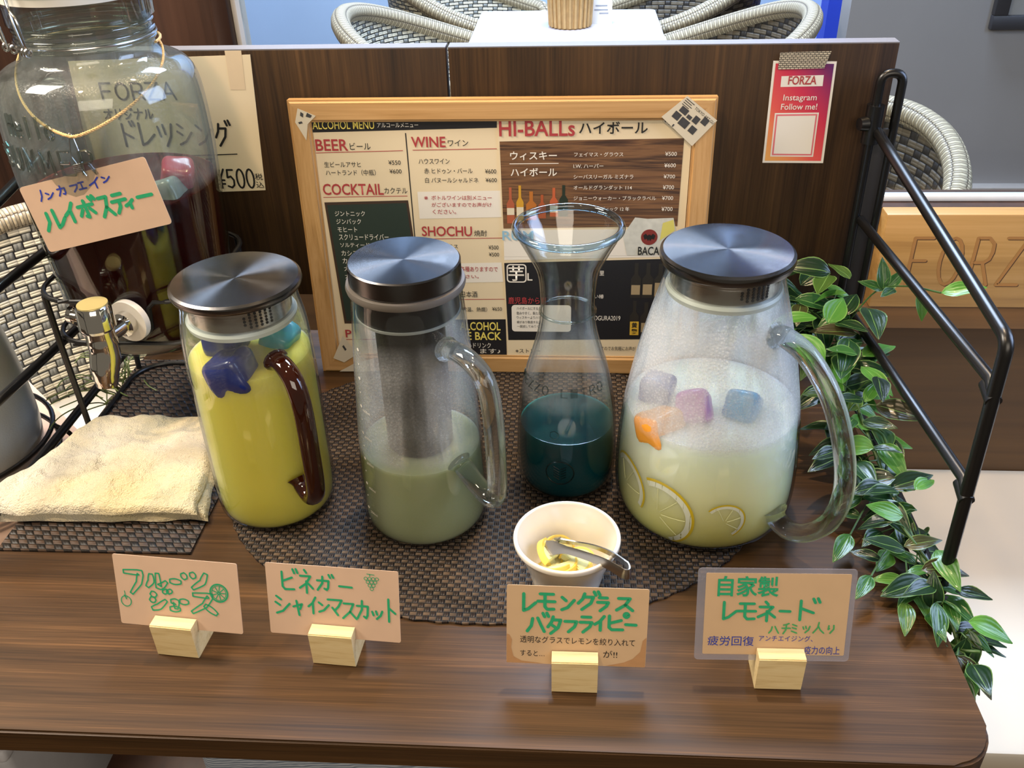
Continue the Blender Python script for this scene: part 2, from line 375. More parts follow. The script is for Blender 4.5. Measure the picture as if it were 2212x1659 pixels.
def brushed(name, col='#b9b6b2', rough=.28, aniso=.85):
    t = NT(name); tg = t.n('ShaderNodeTangent', direction_type='RADIAL', axis='Z')
    v = t.coord(); ln = t.n('ShaderNodeVectorMath', operation='LENGTH')
    cb = t.n('ShaderNodeCombineXYZ'); sp = t.n('ShaderNodeSeparateXYZ'); t.l(v, sp.inputs[0]); t.l(sp.outputs[0], cb.inputs[0]); t.l(sp.outputs[1], cb.inputs[1]); t.l(cb.outputs[0], ln.inputs[0])
    n = t.n('ShaderNodeTexNoise', noise_dimensions='1D'); t.l(t.math('MULTIPLY', ln.outputs['Value'], 2500), n.inputs['W'])
    sm = t.ramp(t.noise(v, 45, 4), [(.55, (0, 0, 0)), (.75, (1, 1, 1))])
    p = t.pr(Base_Color=C(col), Metallic=1.0, Roughness=t.math('ADD', rough-.05, t.math('ADD', t.math('MULTIPLY', n.outputs[0], .08), t.math('MULTIPLY', sm, .05))), Anisotropic=aniso)
    t.l(tg.outputs[0], p.inputs['Tangent']); return t.end(p.outputs[0])

m_counter = wood('walnut_counter', ['#181008', '#362411', '#49321a', '#6c4c2c'], 0, 30, .8, .46, .08, fine=20, share=.40, spec=.24)
m_panel = wood('walnut_panel', ['#1a1108', '#2f1f10', '#3f2b16', '#543b20'], 2, 34, 1.1, .5, .05, fine=14, share=.35, spec=.25)
m_dark = wood('dark_wood', ['#22130b', '#382115', '#452a1a'], 2, 18, .8, .5, .04)
m_wallbrown = wood('brown_board', ['#3f2b16', '#4d361d', '#594023'], 0, 14, .6, .6, .02)
m_ledge = wood('ledge_wood', ['#523a20', '#6a4b2a', '#785631'], 0, 20, 1.0, .5, .03)
m_pine = wood('pine_frame', ['#98703f', '#b48a56', '#c49a66', '#ab8048'], 0, 60, 2.0, .5, .03)
m_pinev = wood('pine_frame_upright', ['#98703f', '#b48a56', '#c49a66', '#ab8048'], 2, 60, 2.0, .5, .03)
m_sign = wood('maple_sign', ['#8f6a3a', '#a88149', '#b68e57'], 0, 40, 1.5, .45, .03)
m_block = wood('pine_block', ['#c9b07c', '#dcc694', '#e3d0a2'], 0, 160, 14, .6, .05, fine=3)
m_cork = plain('#8a5a30', .9, var=.35, scale=400, bump=.4, bscale=500)
m_black = plain('#0b0b0c', .32, var=.1)
m_rubber = plain('#2a2c30', .5)
m_steel = plain('#c4c2be', .22, 1.0, var=.05)
m_chrome = plain('#dcdad6', .06, 1.0, var=.02)
m_filter = plain('#4a4744', .38, .9, var=.15, scale=300, bump=.3, bscale=900)
m_lid = brushed('brushed_steel_lid', '#6c6b6b', .20, .96)
m_white = plain('#ece7dc', .14, var=.01, Coat_Weight=.5)
m_paper = plain('#dfceae', .75, var=.02, scale=12)
m_kraft = plain('#c4a68d', .8, var=.06, scale=60)
m_kraft2 = plain('#c0a17c', .75, var=.05, scale=60)
m_ink = plain('#141210', .6); m_red = plain('#a8383c', .6, var=.03); m_yel = plain('#e6d468', .6, var=.03); m_pwhite = plain('#e4ded4', .6, var=.02)
m_green = plain('#1f9a68', .55, var=.15, scale=300); m_blue = plain('#27399c', .55, var=.1, scale=300)
m_print_black = plain('#15141a', .5); m_chalk = plain('#20302a', .6, var=.06); m_chalkrim = plain('#3c2a20', .6)
m_pblue = plain('#8fb8d0', .6)
m_tape = plain('#d8c3a4', .45, var=.05)
m_plastic = plain('#dfe4dc', .35, var=.02)
m_grey_gasket = plain('#5d5750', .5)
INK = {'R': m_red, 'K': m_ink, 'W': m_pwhite, 'Y': m_yel, 'B': m_pblue}

# ================================================================== the setting
def sbox(name, lo, hi, mat, bev=0):
    b = nb(); box(b, lo, hi, bev); return struct(name, b, mat, smooth=30)
m_floor = wood('floor_boards', ['#3a2a1c', '#4a3624', '#57412c'], 0, 8, .5, .5)
m_plaster = plain('#b7cce6', .8, var=.05, scale=5, bump=.5, bscale=7)
m_greywall = plain('#aaa5a3', .45, var=.05, scale=6)
m_bluewall = plain('#2a48c8', .5, var=.03)
m_cream = plain('#c9c0ae', .55, var=.05, scale=8, bump=.1, bscale=30)
sbox('floor', (-4, -1.5, -.85), (4, 4.7, -.8), m_floor)
sbox('wall_back', (-2.6, 4.3, -.8), (1.12, 4.4, 1.9), m_plaster)
sbox('trim_1', (1.06, 4.18, -.8), (1.16, 4.3, 1.9), m_bluewall)
sbox('wall_right', (.80, 2.9, -.49), (4, 3.0, 1.9), m_greywall)
sbox('baseboard_right', (.80, 2.86, -.8), (4, 3.0, -.49), plain('#a39c96', .5), .004)
sbox('wall_left', (-2.6, 2.2, -.8), (-1.1, 2.3, 1.9), m_dark)
sbox('wall_front', (-.60, 1.30, -.8), (2.4, 1.36, -.055), m_wallbrown)
sbox('trim_2', (.34, 1.265, -.107), (2.4, 1.36, -.068), m_ledge, .003)
sbox('trim_3', (.34, 1.292, -.07), (2.4, 1.36, .079), m_dark)
sbox('window_sill', (-.60, 1.312, .079), (2.4, 1.328, .088), plain('#cfd3d6', .35), .002)
sbox('door_1', (-.66, 1.30, -.8), (-.485, 1.34, 1.7), m_dark, .002)
sbox('trim_4', (-.485, 1.285, -.05), (-.462, 1.345, 1.7), plain('#2c1a12', .4), .004)
sbox('trim_5', (-.462, 1.30, .088), (-.455, 1.34, 1.7), plain('#d9d2c4', .5), .001)
sbox('window_1', (-.455, 1.316, .088), (2.4, 1.322, 1.7), thin_glass('window_pane', '#f6fafc', '#c8d4d8', .02, refl=.6))
# low plastered bench on the right
sbox('trim_6', (.34, .735, -.44), (2.0, 1.30, -.40), m_cream, .006)
sbox('trim_7', (.36, .755, -.8), (2.0, 1.29, -.44), m_wallbrown)

# ================================================================== counter
t = thing('serving_counter', 'walnut brown counter with rounded front corner carrying the drink pitchers', 'counter', (-.115, .70, -.8))
b = nb(); prism(b, [(-.545, 1.06), (-.545, .43)]+[(.315-.035+.035*math.sin(a*PI/16), .43+.035-.035*math.cos(a*PI/16)) for a in range(9)]+[(.315, 1.06)],
                Matrix.Identity(4), .026)
bmesh.ops.bevel(b, geom=[e for e in b.edges if abs(e.verts[0].co.z-e.verts[1].co.z) < 1e-5], offset=.0022, segments=2, affect='EDGES')
obj('worktop', b, m_counter, t, True, 30)
b = nb(); box(b, (-.53, .60, -.36), (.30, 1.05, -.34), .002); obj('lower_shelf', b, m_dark, t, True)
for sx in (-.53, .28):
    b = nb(); box(b, (sx, .68, -.8), (sx+.02, 1.05, -.026), .002); obj('side_panel', b, m_dark, t, True)
b = nb(); box(b, (-.51, 1.02, -.8), (.28, 1.05, -.026)); obj('back_panel', b, m_dark, t, True)
b = nb(); box(b, (-.40, .60, -.34), (-.07, .80, -.20), .02, 4)
m_wavy = NT('wavy_cloth'); v_ = m_wavy.coord(scale=(28, 28, 60), rot=(0, .2, 0)); w_ = m_wavy.n('ShaderNodeTexWave', wave_type='BANDS', bands_direction='Z'); m_wavy.l(v_, w_.inputs[0]); w_.inputs['Scale'].default_value = 1.3; w_.inputs['Distortion'].default_value = 6
p_ = m_wavy.pr(Base_Color=m_wavy.mix(w_.outputs[1], C('#6d7a8c'), C('#b9c2cd')), Roughness=.9); m_wavy = m_wavy.end(p_.outputs[0])
single('folded_blanket', b, m_wavy, 'grey blue wave patterned folded cloth under the counter front', 'cloth')
b = nb(); box(b, (-.75, .60, -.34), (-.60, .80, -.19), .02, 4)
t0 = thing('storage_box', 'pale grey box below the counter, cut by the lower left corner', 'box', (-.64, .68, -.8))
b = nb(); box(b, (-.80, .60, -.8), (-.617, .82, -.29), .01, 3); obj('body', b, plain('#b9b9bd', .6), t0, True)
b = nb(); box(b, (-.805, .595, -.29), (-.612, .825, -.27), .006, 3); obj('lid', b, plain('#c4c4c8', .6), t0, True)

# upright boards behind the counter
for x0, x1, lb in ((-.548, -.1345, 'dark walnut board standing behind the tea dispenser, left of the seam'), (-.1315, .331, 'dark walnut board behind the lemonade, right of the seam')):
    b = nb(); box(b, (x0, 1.0, .083), (x1, 1.02, .373), .0008)
    t = thing('partition_board', lb, 'board', ((x0+x1)/2, 1.01, .083), group=None)
    obj('board', b, m_panel, t, True)
    b = nb(); box(b, (x0, 1.0004, .373), (x1, 1.0196, .3742)); obj('edge_highlight', b, plain('#77767a', .35), t, True)  # thin grey strip paints in the highlight along the board's top edge
    for px in (x0+.05, x1-.05):
        b = nb(); box(b, (px-.012, 1.021, -.02), (px+.012, 1.04, .34)); obj('bracket', b, m_black, t, True)

# black metal side frames
def side_frame(X, lb, sgn):
    t = thing('metal_railing', lb, 'railing', (X, .80, 0))
    y = .985
    b = nb(); tube(b, rod_path([(X-.011, y, .085), (X-.011, y, .347), (X+.011, y, .347), (X+.011, y, .085)], .011, 8), .0048, 12); obj('upright', b, m_black, t, True)
    b = nb(); box(b, (X-.008, y-.002, .088), (X+.008, y+.003, .290), .001); obj('backing_strip', b, plain('#242428', .4), t, True)
    b = nb(); lathe(b, [(.0045, -.02), (.009, -.02), (.009, .02), (.0045, .02)], 20, closed=True, M=Matrix.Translation((X-.011, y, .295))); obj('collar', b, m_black, t, True)
    b = nb(); tube(b, [(X-.018, y-.002, .296), (X-.026, y-.004, .296)], [.008, .0065], 16); obj('knob', b, m_black, t, True)
    fr = [(X, .62, .002), (X, .616, .245)]
    b = nb(); tube(b, rod_path([(X-.006, 1.0-.02, .288), (X, .616, .246), (X, .603, .002)], .012, 6), .0055, 12); obj('front_rod', b, m_black, t, True)
    for (z0, z1, yy) in ((.189, .207, .6145), (.085, .113, .609)):
        b = nb(); tube(b, [(X-.006, y, z0), (X, yy+.01, z1), (X, yy+.002, z1-.006)], .005, 12); obj('rail', b, m_black, t, True)
        b = nb(); tube(b, [(X, yy+.014, z1-.006), (X, yy-.004, z1-.012)], .0064, 12); obj('weld_collar', b, m_black, t, True)
    b = nb(); tube(b, [(X-.004, y+.01, .010), (X-.004, .604, .010)], .005, 12); obj('bottom_rail', b, m_black, t, True)
    b = nb(); lathe(b, [(.0, 0), (.008, 0), (.009, .004), (.007, .012), (0, .012)], 16, M=Matrix.Translation((X-.004, .58, .0))); obj('rubber_foot', b, m_rubber, t, True)
    return t
side_frame(.325, 'black metal rod frame with clamp at the right edge of the counter', 1)
side_frame(-.560, 'black metal rod frame at the left edge of the counter beside the folded cloth', -1)

# ================================================================== place mats
def slab_outline(poly, z0, z1):
    b = nb(); prism(b, poly, Matrix.Translation((0, 0, z1)), z1-z0); return b
m_mat = weave('basket_weave', .0058, '#3a2b20', '#261a12', '#060403', 'basket', bump=1, depth=.002, hcol2='#6d5841', aspect=.85, fill=.84, groove=.45)
m_mat2 = weave('lozenge_weave', .0085, '#38291f', '#130d09', '#050403', 'basket', shear=.5, bump=.9, depth=.002, aspect=.75, hcol2='#4a392c')
ov = []
for k in range(160):
    a = 2*PI*k/160; c, s = math.cos(a), math.sin(a); r_ = (abs(c)**2.15+abs(s)**2.15)**(-1/2.15)*(1+.004*math.sin(k*9.3))
    ov.append((-.078+.272*c*r_, .764+.214*s*r_))
single('round_placemat', slab_outline(ov, .0002, .0022), m_mat, 'oval brown basket woven placemat under the four pitchers', 'placemat', smooth=20)
single('square_placemat', slab_outline([(-.543, .626), (-.355, .627), (-.355, .975), (-.543, .975)], .0002, .0022), m_mat2, 'dark woven rectangular placemat under the folded white cloth', 'placemat', smooth=20)
ZM = .0022

# ================================================================== pitchers
G_clear = thin_glass('clear_glass')
G_handle = NT('handle_glass'); p_ = G_handle.pr(Base_Color=C('#fbffff'), Roughness=.0, IOR=1.42, Transmission_Weight=1.0, Coat_Weight=.3)
t_ = G_handle.n('ShaderNodeBsdfTransparent'); t_.inputs[0].default_value = C('#f4fafb'); G_handle = G_handle.end(G_handle.mixs(.38, p_.outputs[0], t_.outputs[0]))
G_amber = NT('amber_glass'); p_ = G_amber.pr(Base_Color=C('#3a1204'), Roughness=.05, Transmission_Weight=.55, IOR=1.45, Coat_Weight=.6); G_amber = G_amber.end(p_.outputs[0])
def wall(prof, th):
    """outer profile bottom->top with thickness: closed ring profile"""
    inner = [(max(r-th, 0), z+(th*1.6 if i == 0 else 0)) for i, (r, z) in enumerate(prof)]
    return prof+inner[::-1]
def handle(pts, rad, ang, flat=1.0, n=6):
    P = smooth_path([(r, 0, z) for r, z in pts], n)
    b = nb(); N = len(P)
    R = [rad*(1+.35*max(0, 1-i/2.5)+.35*max(0, 1-(N-1-i)/2.5)) for i in range(N)]
    tube(b, P, R, 14, flat=flat); bmesh.ops.rotate(b, verts=b.verts, cent=(0, 0, 0), matrix=Matrix.Rotation(ang, 3, 'Z')); return b
def resample(prof, n=4):
    return [(max(p.x, 0), p.z) for p in smooth_path([(r, 0, z) for r, z in prof], n)]
def body_glass(t, prof, th, mat, bottom=True):
    """double-walled vessel: outer wall up, inner wall down, thick base"""
    inner = [(max(r-th, .001), z) for r, z in prof if z > th*1.5]
    pr_ = [(0, prof[0][1])]+prof+inner[::-1]+[(inner[0][0]*.9, th*1.7), (0, th*1.6)]
    b = nb(); lathe(b, pr_, 72); return obj('glass_body', b, mat, t, smooth=50)
def fill(t, prof, th, z1, mat, name, seg=72):
    pts = [(r-th-.0004, z) for r, z in prof if th*1.8 < z < z1]
    rl = None
    for (r0, za), (r1, zb) in zip(prof[:-1], prof[1:]):
        if za <= z1 <= zb: rl = r0+(r1-r0)*(z1-za)/(zb-za)-th-.0004
    b = nb(); lathe(b, [(0, th*1.8), (pts[0][0]*.92, th*1.8)]+pts+[(rl, z1), (rl*.97, z1+.0002), (0, z1)], seg); return obj(name, b, mat, t, smooth=35)
def perforated_band(t, r, z0, z1, gasket_mat, mat, ang):
    """metal strainer band with rows of punched holes, and the rubber ring below"""
    s = obj('strainer', lathe(nb(), [(r, z0), (r, z1), (r-.001, z1), (r-.001, z0)], 72, closed=True), mat, t)
    hb = nb()
    for i in range(6):
        for j in range(5):
            if (i, j) in ((0, 0), (0, 4)): continue
            a = ang+(i-2.5)*.105; z = z0+.006+j*(z1-z0-.010)/4.6
            M = frame_mat((math.cos(a)*(r+.00015), math.sin(a)*(r+.00015), z), (-math.sin(a), math.cos(a), 0), (0, 0, 1))
            put_disc(hb, 0, 0, .0013, M, .0001, 12)
    h = obj('punched_holes', hb, m_ink, s, smooth=0)
    obj('gasket', lathe(nb(), [(r-.004, z0-.004), (r+.0025, z0-.005), (r+.0035, z0-.001), (r+.002, z0+.0015), (r-.004, z0+.001)], 72, closed=True), gasket_mat, t)

# --- yellow juice pitcher
tp = thing('glass_pitcher', 'slim glass pitcher of yellow juice with brown amber handle and flat steel lid', 'pitcher', (-.2922, .7121, ZM))
prof = resample([(.048, 0), (.0545, .004), (.0572, .014), (.0575, .05), (.0575, .14), (.0572, .17), (.0555, .20), (.0520, .222), (.0515, .232)], 4)
body_glass(tp, prof, .0022, thin_glass('juice_glass', dew_haze=(.15, .225, .12)))
fill(tp, prof, .0022, .172, liquid('fruit_juice', '#e8da60', .05, '#dcd068', .25), 'juice')
obj('lid', lathe(nb(), [(0, .2455), (.0545, .2455), (.0568, .2438), (.0572, .2405), (.0560, .2375), (.046, .2365), (0, .2365)], 96), m_lid, tp, smooth=30)
perforated_band(tp, .0452, .2125, .2365, m_plastic, m_steel, math.radians(-52))
obj('handle', handle([(.054, .186), (.068, .186), (.083, .176), (.090, .150), (.090, .10), (.088, .062), (.078, .047), (.064, .050), (.056, .058)], .0072, math.radians(-46), 1.25), G_amber, tp)

# --- centre jug
tj = thing('glass_jug', 'tall glass jug of pale green vinegar drink with dark mesh filter inside', 'pitcher', (-.1391, .6967, ZM))
prof = resample([(.050, 0), (.0575, .004), (.0605, .014), (.0602, .035), (.0575, .09), (.0547, .14), (.0515, .19), (.0480, .235), (.0475, .246)], 4)
body_glass(tj, prof, .0022, thin_glass('jug_glass', dew_haze=(.085, .215, .45)))
fill(tj, prof, .0022, .086, liquid('vinegar_drink', '#a3a984', .25, '#b4ba9a', .25), 'drink')
obj('lid', lathe(nb(), [(0, .271), (.0462, .271), (.0474, .2698), (.0476, .2555), (.0470, .2545), (0, .2545)], 96), m_lid, tj, smooth=30)
obj('gasket', lathe(nb(), [(.043, .2545), (.0500, .2535), (.0508, .2505), (.0500, .2475), (.043, .247)], 96, closed=True), m_grey_gasket, tj)
obj('stopper', lathe(nb(), [(.0, .2475), (.0440, .2475), (.0444, .226), (.043, .224), (0, .224)], 72), plain('#1d1e20', .35), tj)
obj('seal_ring', lathe(nb(), [(.0425, .2262), (.0452, .2255), (.0452, .2235), (.0425, .223)], 72, closed=True), plain('#8b8d88', .4), tj)
obj('mesh_filter', lathe(nb(), [(.0305, .225), (.0305, .088), (.029, .086), (0, .086)], 60), m_filter, tj)
b = nb()
for k in range(14):
    a = math.radians(198+(0 if k % 2 == 0 else 0)); z = .02+k*.014; r = None
    for (r0, za), (r1, zb) in zip(prof[:-1], prof[1:]):
        if za <= z <= zb: r = r0+(r1-r0)*(z-za)/(zb-za)
    M = frame_mat((math.cos(a+.35)*(r+.0002), math.sin(a+.35)*(r+.0002), z), (-math.sin(a+.35), math.cos(a+.35), 0), (0, 0, 1))
    put_disc(b, 0, 0, .0016 if k % 2 else .0008, M)
    if k % 2 and k//2 < 6:
        s_ = ['200ml', '400ml', '600ml', '800ml', '1000ml', ''][k//2]
        if s_:
            M2 = frame_mat((math.cos(a+.5)*(r+.0004), math.sin(a+.5)*(r+.0004), z-.004), (-math.sin(a+.5), math.cos(a+.5), 0), (0, 0, 1)); put_text(b, s_, M2, -.005, 0, .010, .0028, .0)
obj('volume_marks', b, m_pwhite, tj, smooth=0)
obj('handle', handle([(.050, .205), (.062, .208), (.082, .206), (.099, .194), (.106, .165), (.108, .12), (.107, .083), (.098, .073), (.080, .078), (.064, .087), (.056, .09)], .0078, math.radians(-44), 1.2), G_handle, tj)

# --- carafe
tc = thing('glass_carafe', 'open flared glass carafe half filled with dark teal butterfly pea tea', 'carafe', (-.0027, .7564, ZM))
prof = resample([(.036, 0), (.0435, .003), (.0480, .012), (.0495, .035), (.0490, .060), (.0465, .093), (.0403, .127), (.0338, .149), (.0279, .171), (.0254, .1905), (.0252, .207), (.0277, .231), (.0364, .2505), (.0440, .265), (.0468, .272)], 4)
body_glass(tc, prof, .0024, thin_glass('carafe_glass', edge='#7e9096', dew_haze=(.10, .185, .16)))
fill(tc, prof, .0024, .071, liquid('butterfly_pea_tea', '#09484f', .2, '#1f6a70', .25, top='#06323b', zr=(.0, .08)), 'tea')
obj('rim', lathe(nb(), [(.0468+.0032*math.cos(a*PI/6), .2745+.0036*math.sin(a*PI/6)) for a in range(12)], 96, closed=True), thin_glass('rim_glass', '#d8e8f2', '#6f8ca4', refl=1.6), tc)
obj('neck_ring', lathe(nb(), [(.0254+.0014*math.cos(a*PI/5), .1925+.0014*math.sin(a*PI/5)) for a in range(10)], 72, closed=True), thin_glass('ring_glass', '#e4ecec', '#6f7f84', refl=1.4), tc)
def wrap_text(t, s, prof_r, zc, h, a0, a1, mat, name, lift=.0004, weight=.0):
    b = nb(); n = len(s)
    for i, ch in enumerate(s):
        if ch == ' ': continue
        a = a0+(a1-a0)*(i+.5)/n; r = prof_r(zc); dr = (prof_r(zc+.005)-prof_r(zc-.005))/.01
        V = Vector((math.cos(a)*dr, math.sin(a)*dr, 1))
        w = abs(a1-a0)*r/n*.72
        M = frame_mat((math.cos(a)*(r+lift), math.sin(a)*(r+lift), zc), (-math.sin(a), math.cos(a), 0), V)
        if ch in K:
            P3 = K[ch]
            for st in P3:
                tube(b, [M @ Vector((-w/2+u*w, v_*h, 0)) for u, v_ in st], .0006 if h < .012 else .0015, 8)
        else: put_text(b, ch, M, -w/2, 0, w, h, weight, .0003)
    return obj(name, b, mat, t, smooth=40)
def prof_at(prof):
    def f(z):
        for (r0, za), (r1, zb) in zip(prof[:-1], prof[1:]):
            if za <= z <= zb: return r0+(r1-r0)*(z-za)/max(zb-za, 1e-9)
        return prof[-1][0]
    return f
wrap_text(tc, 'MEZZO LITRO', prof_at(prof), .122, .009, math.radians(-178), math.radians(-35), thin_glass('embossed_glass', '#c9d2d2', '#66777c', refl=1.5), 'embossed_lettering')
b = nb(); pf = prof_at(prof)
for rr in (.0135,):
    loop = []
    for k in range(33):
        u, v_ = rr*math.cos(2*PI*k/32), rr*math.sin(2*PI*k/32); z = .040+v_; a = math.radians(-97)+u/.049; r = pf(z)+.0003
        loop.append((math.cos(a)*r, math.sin(a)*r, z))
    tube(b, loop[:-1], .0006, 6, closed=True)
for k in range(10):
    sx = -1 if k % 2 else 1; z = .032+(k//2)*.003; a = math.radians(-97)
    tube(b, [((pf(z)+.0003)*math.cos(a+sx*q/.049), (pf(z)+.0003)*math.sin(a+sx*q/.049), z+q*.6) for q in (.0008, .003, .006)], .0005, 6)
obj('embossed_medallion', b, thin_glass('medallion_glass', '#9fb8bc', '#3c5a62', refl=1.5), tc)
b = nb(); hx = [(.0045*math.cos(k*PI/3+.5), .0045*math.sin(k*PI/3+.5)) for k in range(6)]
tube(b, [((pf(.083+v_)+.0003)*math.cos(math.radians(-104)+u/.048), (pf(.083+v_)+.0003)*math.sin(math.radians(-104)+u/.048), .083+v_) for u, v_ in hx], .0004, 6, closed=True)
obj('embossed_hexagon', b, thin_glass('hexagon_glass', '#b8c8ca', '#5a6a70', refl=1.5), tc)

# --- lemonade pitcher
tl = thing('glass_pitcher', 'large round glass pitcher of cloudy lemonade with clear looped handle and steel lid', 'pitcher', (.1304, .7197, ZM))
prof = resample([(.066, 0), (.0765, .004), (.0825, .014), (.0850, .032), (.0848, .062), (.0825, .095), (.0800, .117), (.0720, .161), (.0630, .200), (.0545, .232), (.0510, .246), (.0505, .256)], 4)
body_glass(tl, prof, .0024, thin_glass('lemonade_glass', dew_haze=(.112, .240, .78)))
fill(tl, prof, .0024, .118, liquid('lemonade', '#f8ec7c', .05, '#eef0b4', .25, top='#e6efe2', zr=(.01, .115)), 'lemonade')  # bluish pale top paints in reflected light; settled pulp yellows the bottom
obj('lid', lathe(nb(), [(0, .2708), (.0535, .2708), (.0560, .2690), (.0566, .2655), (.0556, .2618), (.046, .2605), (0, .2605)], 96), m_lid, tl, smooth=30)
perforated_band(tl, .0462, .2385, .2605, plain('#b9beb8', .4), m_steel, math.radians(-66))
obj('handle', handle([(.058, .212), (.068, .214), (.092, .205), (.118, .178), (.136, .140), (.144, .100), (.138, .064), (.120, .038), (.102, .028), (.088, .031), (.0825, .040)], .0086, math.radians(-47), 1.15, 7), G_handle, tl)

# --- ice and fruit inside
def ice(name, label, cat, loc, size, col, seed, group, alpha=.75, face=None):
    b = nb(); bmesh.ops.create_cube(b, size=2); rnd = random.Random(seed)
    bmesh.ops.subdivide_edges(b, edges=list(b.edges), cuts=9, use_grid_fill=True)
    for v in b.verts:
        p = v.co; q = p/((abs(p.x)**5+abs(p.y)**5+abs(p.z)**5)**.2)
        nz = mnoise.noise(q*1.1+Vector((seed, seed*.7, 0))); v.co = q*size*.5*(1+.10*nz)
    if face is not None: bmesh.ops.rotate(b, verts=b.verts, cent=(0, 0, 0), matrix=Matrix.Rotation(math.radians(face), 3, 'Z') @ Matrix.Rotation(.4, 3, 'X'))
    else: bmesh.ops.rotate(b, verts=b.verts, cent=(0, 0, 0), matrix=Matrix.Rotation(rnd.uniform(0, 3), 3, Vector((rnd.random(), rnd.random(), rnd.random())).normalized()))
    t = NT('ice_'+col.strip('#')); df = t.pr(Base_Color=C(col), Roughness=.25, Coat_Weight=.3); tr = t.n('ShaderNodeBsdfTransparent'); tr.inputs[0].default_value = C(col)
    m = t.end(t.mixs(1-alpha, df.outputs[0], tr.outputs[0]))
    me = bpy.data.meshes.new(name); bmesh.ops.recalc_face_normals(b, faces=b.faces); b.to_mesh(me); b.free(); me.materials.append(m); me.shade_smooth()
    o = bpy.data.objects.new(name, me); COL.objects.link(o); o.location = loc
    return tag(o, label, cat, group)
def around(t, ang, r, z): return (t.location.x+r*math.cos(math.radians(ang)), t.location.y+r*math.sin(math.radians(ang)), t.location.z+z)
from mathutils import noise as mnoise
gi = 'plastic ice cubes in the yellow juice'
ice('ice_cube', 'dark blue plastic ice cube half sunk at the front of the yellow juice', 'ice cube', around(tp, -97, .0365, .170), .038, '#08226c', 3, gi, 1, -97)
ice('ice_cube', 'dark blue plastic ice cube floating on the left in the yellow juice', 'ice cube', around(tp, 165, .024, .178), .034, '#082068', 5, gi, 1)
ice('ice_cube', 'pale teal plastic ice cube at the back right of the yellow juice', 'ice cube', around(tp, 38, .030, .176), .030, '#3fa9bd', 9, gi)
gl_ = 'plastic ice cubes in the lemonade'
ice('ice_cube', 'pink plastic ice cube floating in the lemonade', 'ice cube', around(tl, -128, .030, .126), .030, '#c55bc0', 11, gl_)
ice('ice_cube', 'orange plastic ice cube at the left wall of the lemonade', 'ice cube', around(tl, -143, .0608, .110), .037, '#f2a238', 14, gl_, 1, -143)
ice('ice_cube', 'light blue plastic ice cube floating on the right of the lemonade', 'ice cube', around(tl, -30, .030, .122), .030, '#4fb0e0', 17, gl_)
ice('ice_cube', 'dark blue plastic ice cube at the back left of the lemonade', 'ice cube', around(tl, 170, .050, .124), .030, '#3a5ca8', 19, gl_)
m_rind = plain('#e6c426', .4); m_pulp = plain('#f4efb0', .35, var=.08, scale=120, Subsurface_Weight=.2)
def lemon_slice(label, ang, z0, rad, turn, span, flip=0):
    """slice pressed flat against the inside of the pitcher wall"""
    pf_ = prof_at(prof); t = thing('lemon_slice', label, 'lemon slice', around(tl, ang, .07, z0), group='lemon slices in the lemonade')
    def wrapm(b):
        for v in b.verts:
            u, w, d = v.co; c_, s_ = math.cos(math.radians(turn)), math.sin(math.radians(turn)); u, w = u*c_-w*s_, u*s_+w*c_
            z = z0+w; r = pf_(max(z, .002))-.0026+d*1.0; a = math.radians(ang)+u/.083
            v.co = Vector((tl.location.x+r*math.cos(a), tl.location.y+r*math.sin(a), tl.location.z+z))
        return b
    n = 40; A = [math.radians(span)*(k/n-.5) for k in range(n+1)]
    def ringm(r0, r1, d0, d1):
        b = nb(); m = max(1, int((r1-r0)/.004)+1); G = []
        for k in range(m+1):
            r = r0+(r1-r0)*k/m; G.append([[b.verts.new((r*math.cos(a), r*math.sin(a), d)) for a in A] for d in (d1, d0)])
        for k in range(m):
            for q in range(n):
                b.faces.new((G[k][0][q], G[k][0][q+1], G[k+1][0][q+1], G[k+1][0][q])); b.faces.new((G[k][1][q], G[k+1][1][q], G[k+1][1][q+1], G[k][1][q+1]))
        for q in range(n):
            b.faces.new((G[m][0][q], G[m][0][q+1], G[m][1][q+1], G[m][1][q])); b.faces.new((G[0][0][q], G[0][1][q], G[0][1][q+1], G[0][0][q+1]))
        return wrapm(b)
    obj('rind', ringm(rad*.93, rad, -.003, 0.0), m_rind, t, True); obj('pith', ringm(rad*.78, rad*.93, -.003, -.0002), plain('#fbf9e2', .5), t, True)
    obj('flesh', ringm(.0012, rad*.78, -.003, -.0003), m_pulp, t, True)
    b = nb()
    for k in range(max(2, int(span/45))):
        a = math.radians(span)*((k+.5)/max(2, int(span/45))-.5)
        tube(b, [(rad*q*math.cos(a), rad*q*math.sin(a), -.0002) for q in (.12, .35, .55, .76)], .0005, 5)
    obj('membrane', wrapm(b), plain('#eeecb4', .5), t, True)
    return t
lemon_slice('large half lemon slice low on the left side of the lemonade pitcher', -127, .038, .036, 25, 180)
lemon_slice('small lemon slice near the bottom centre of the lemonade pitcher', -84, .042, .020, 40, 200)
lemon_slice('half lemon slice touching the left wall of the lemonade pitcher', -158, .046, .030, 60, 170)

# ================================================================== tea dispenser
JX, JY = -.458, .885
ts = thing('dispenser_stand', 'black wire stand holding the tea dispenser jar over the dark placemat', 'stand', (JX, JY, 0))
def rsq(h, rad, z, n=6): return [(x, y, z) for x, y in rrect(-h, -h, h, h, rad, n)]
m_wire = plain('#101010', .38)
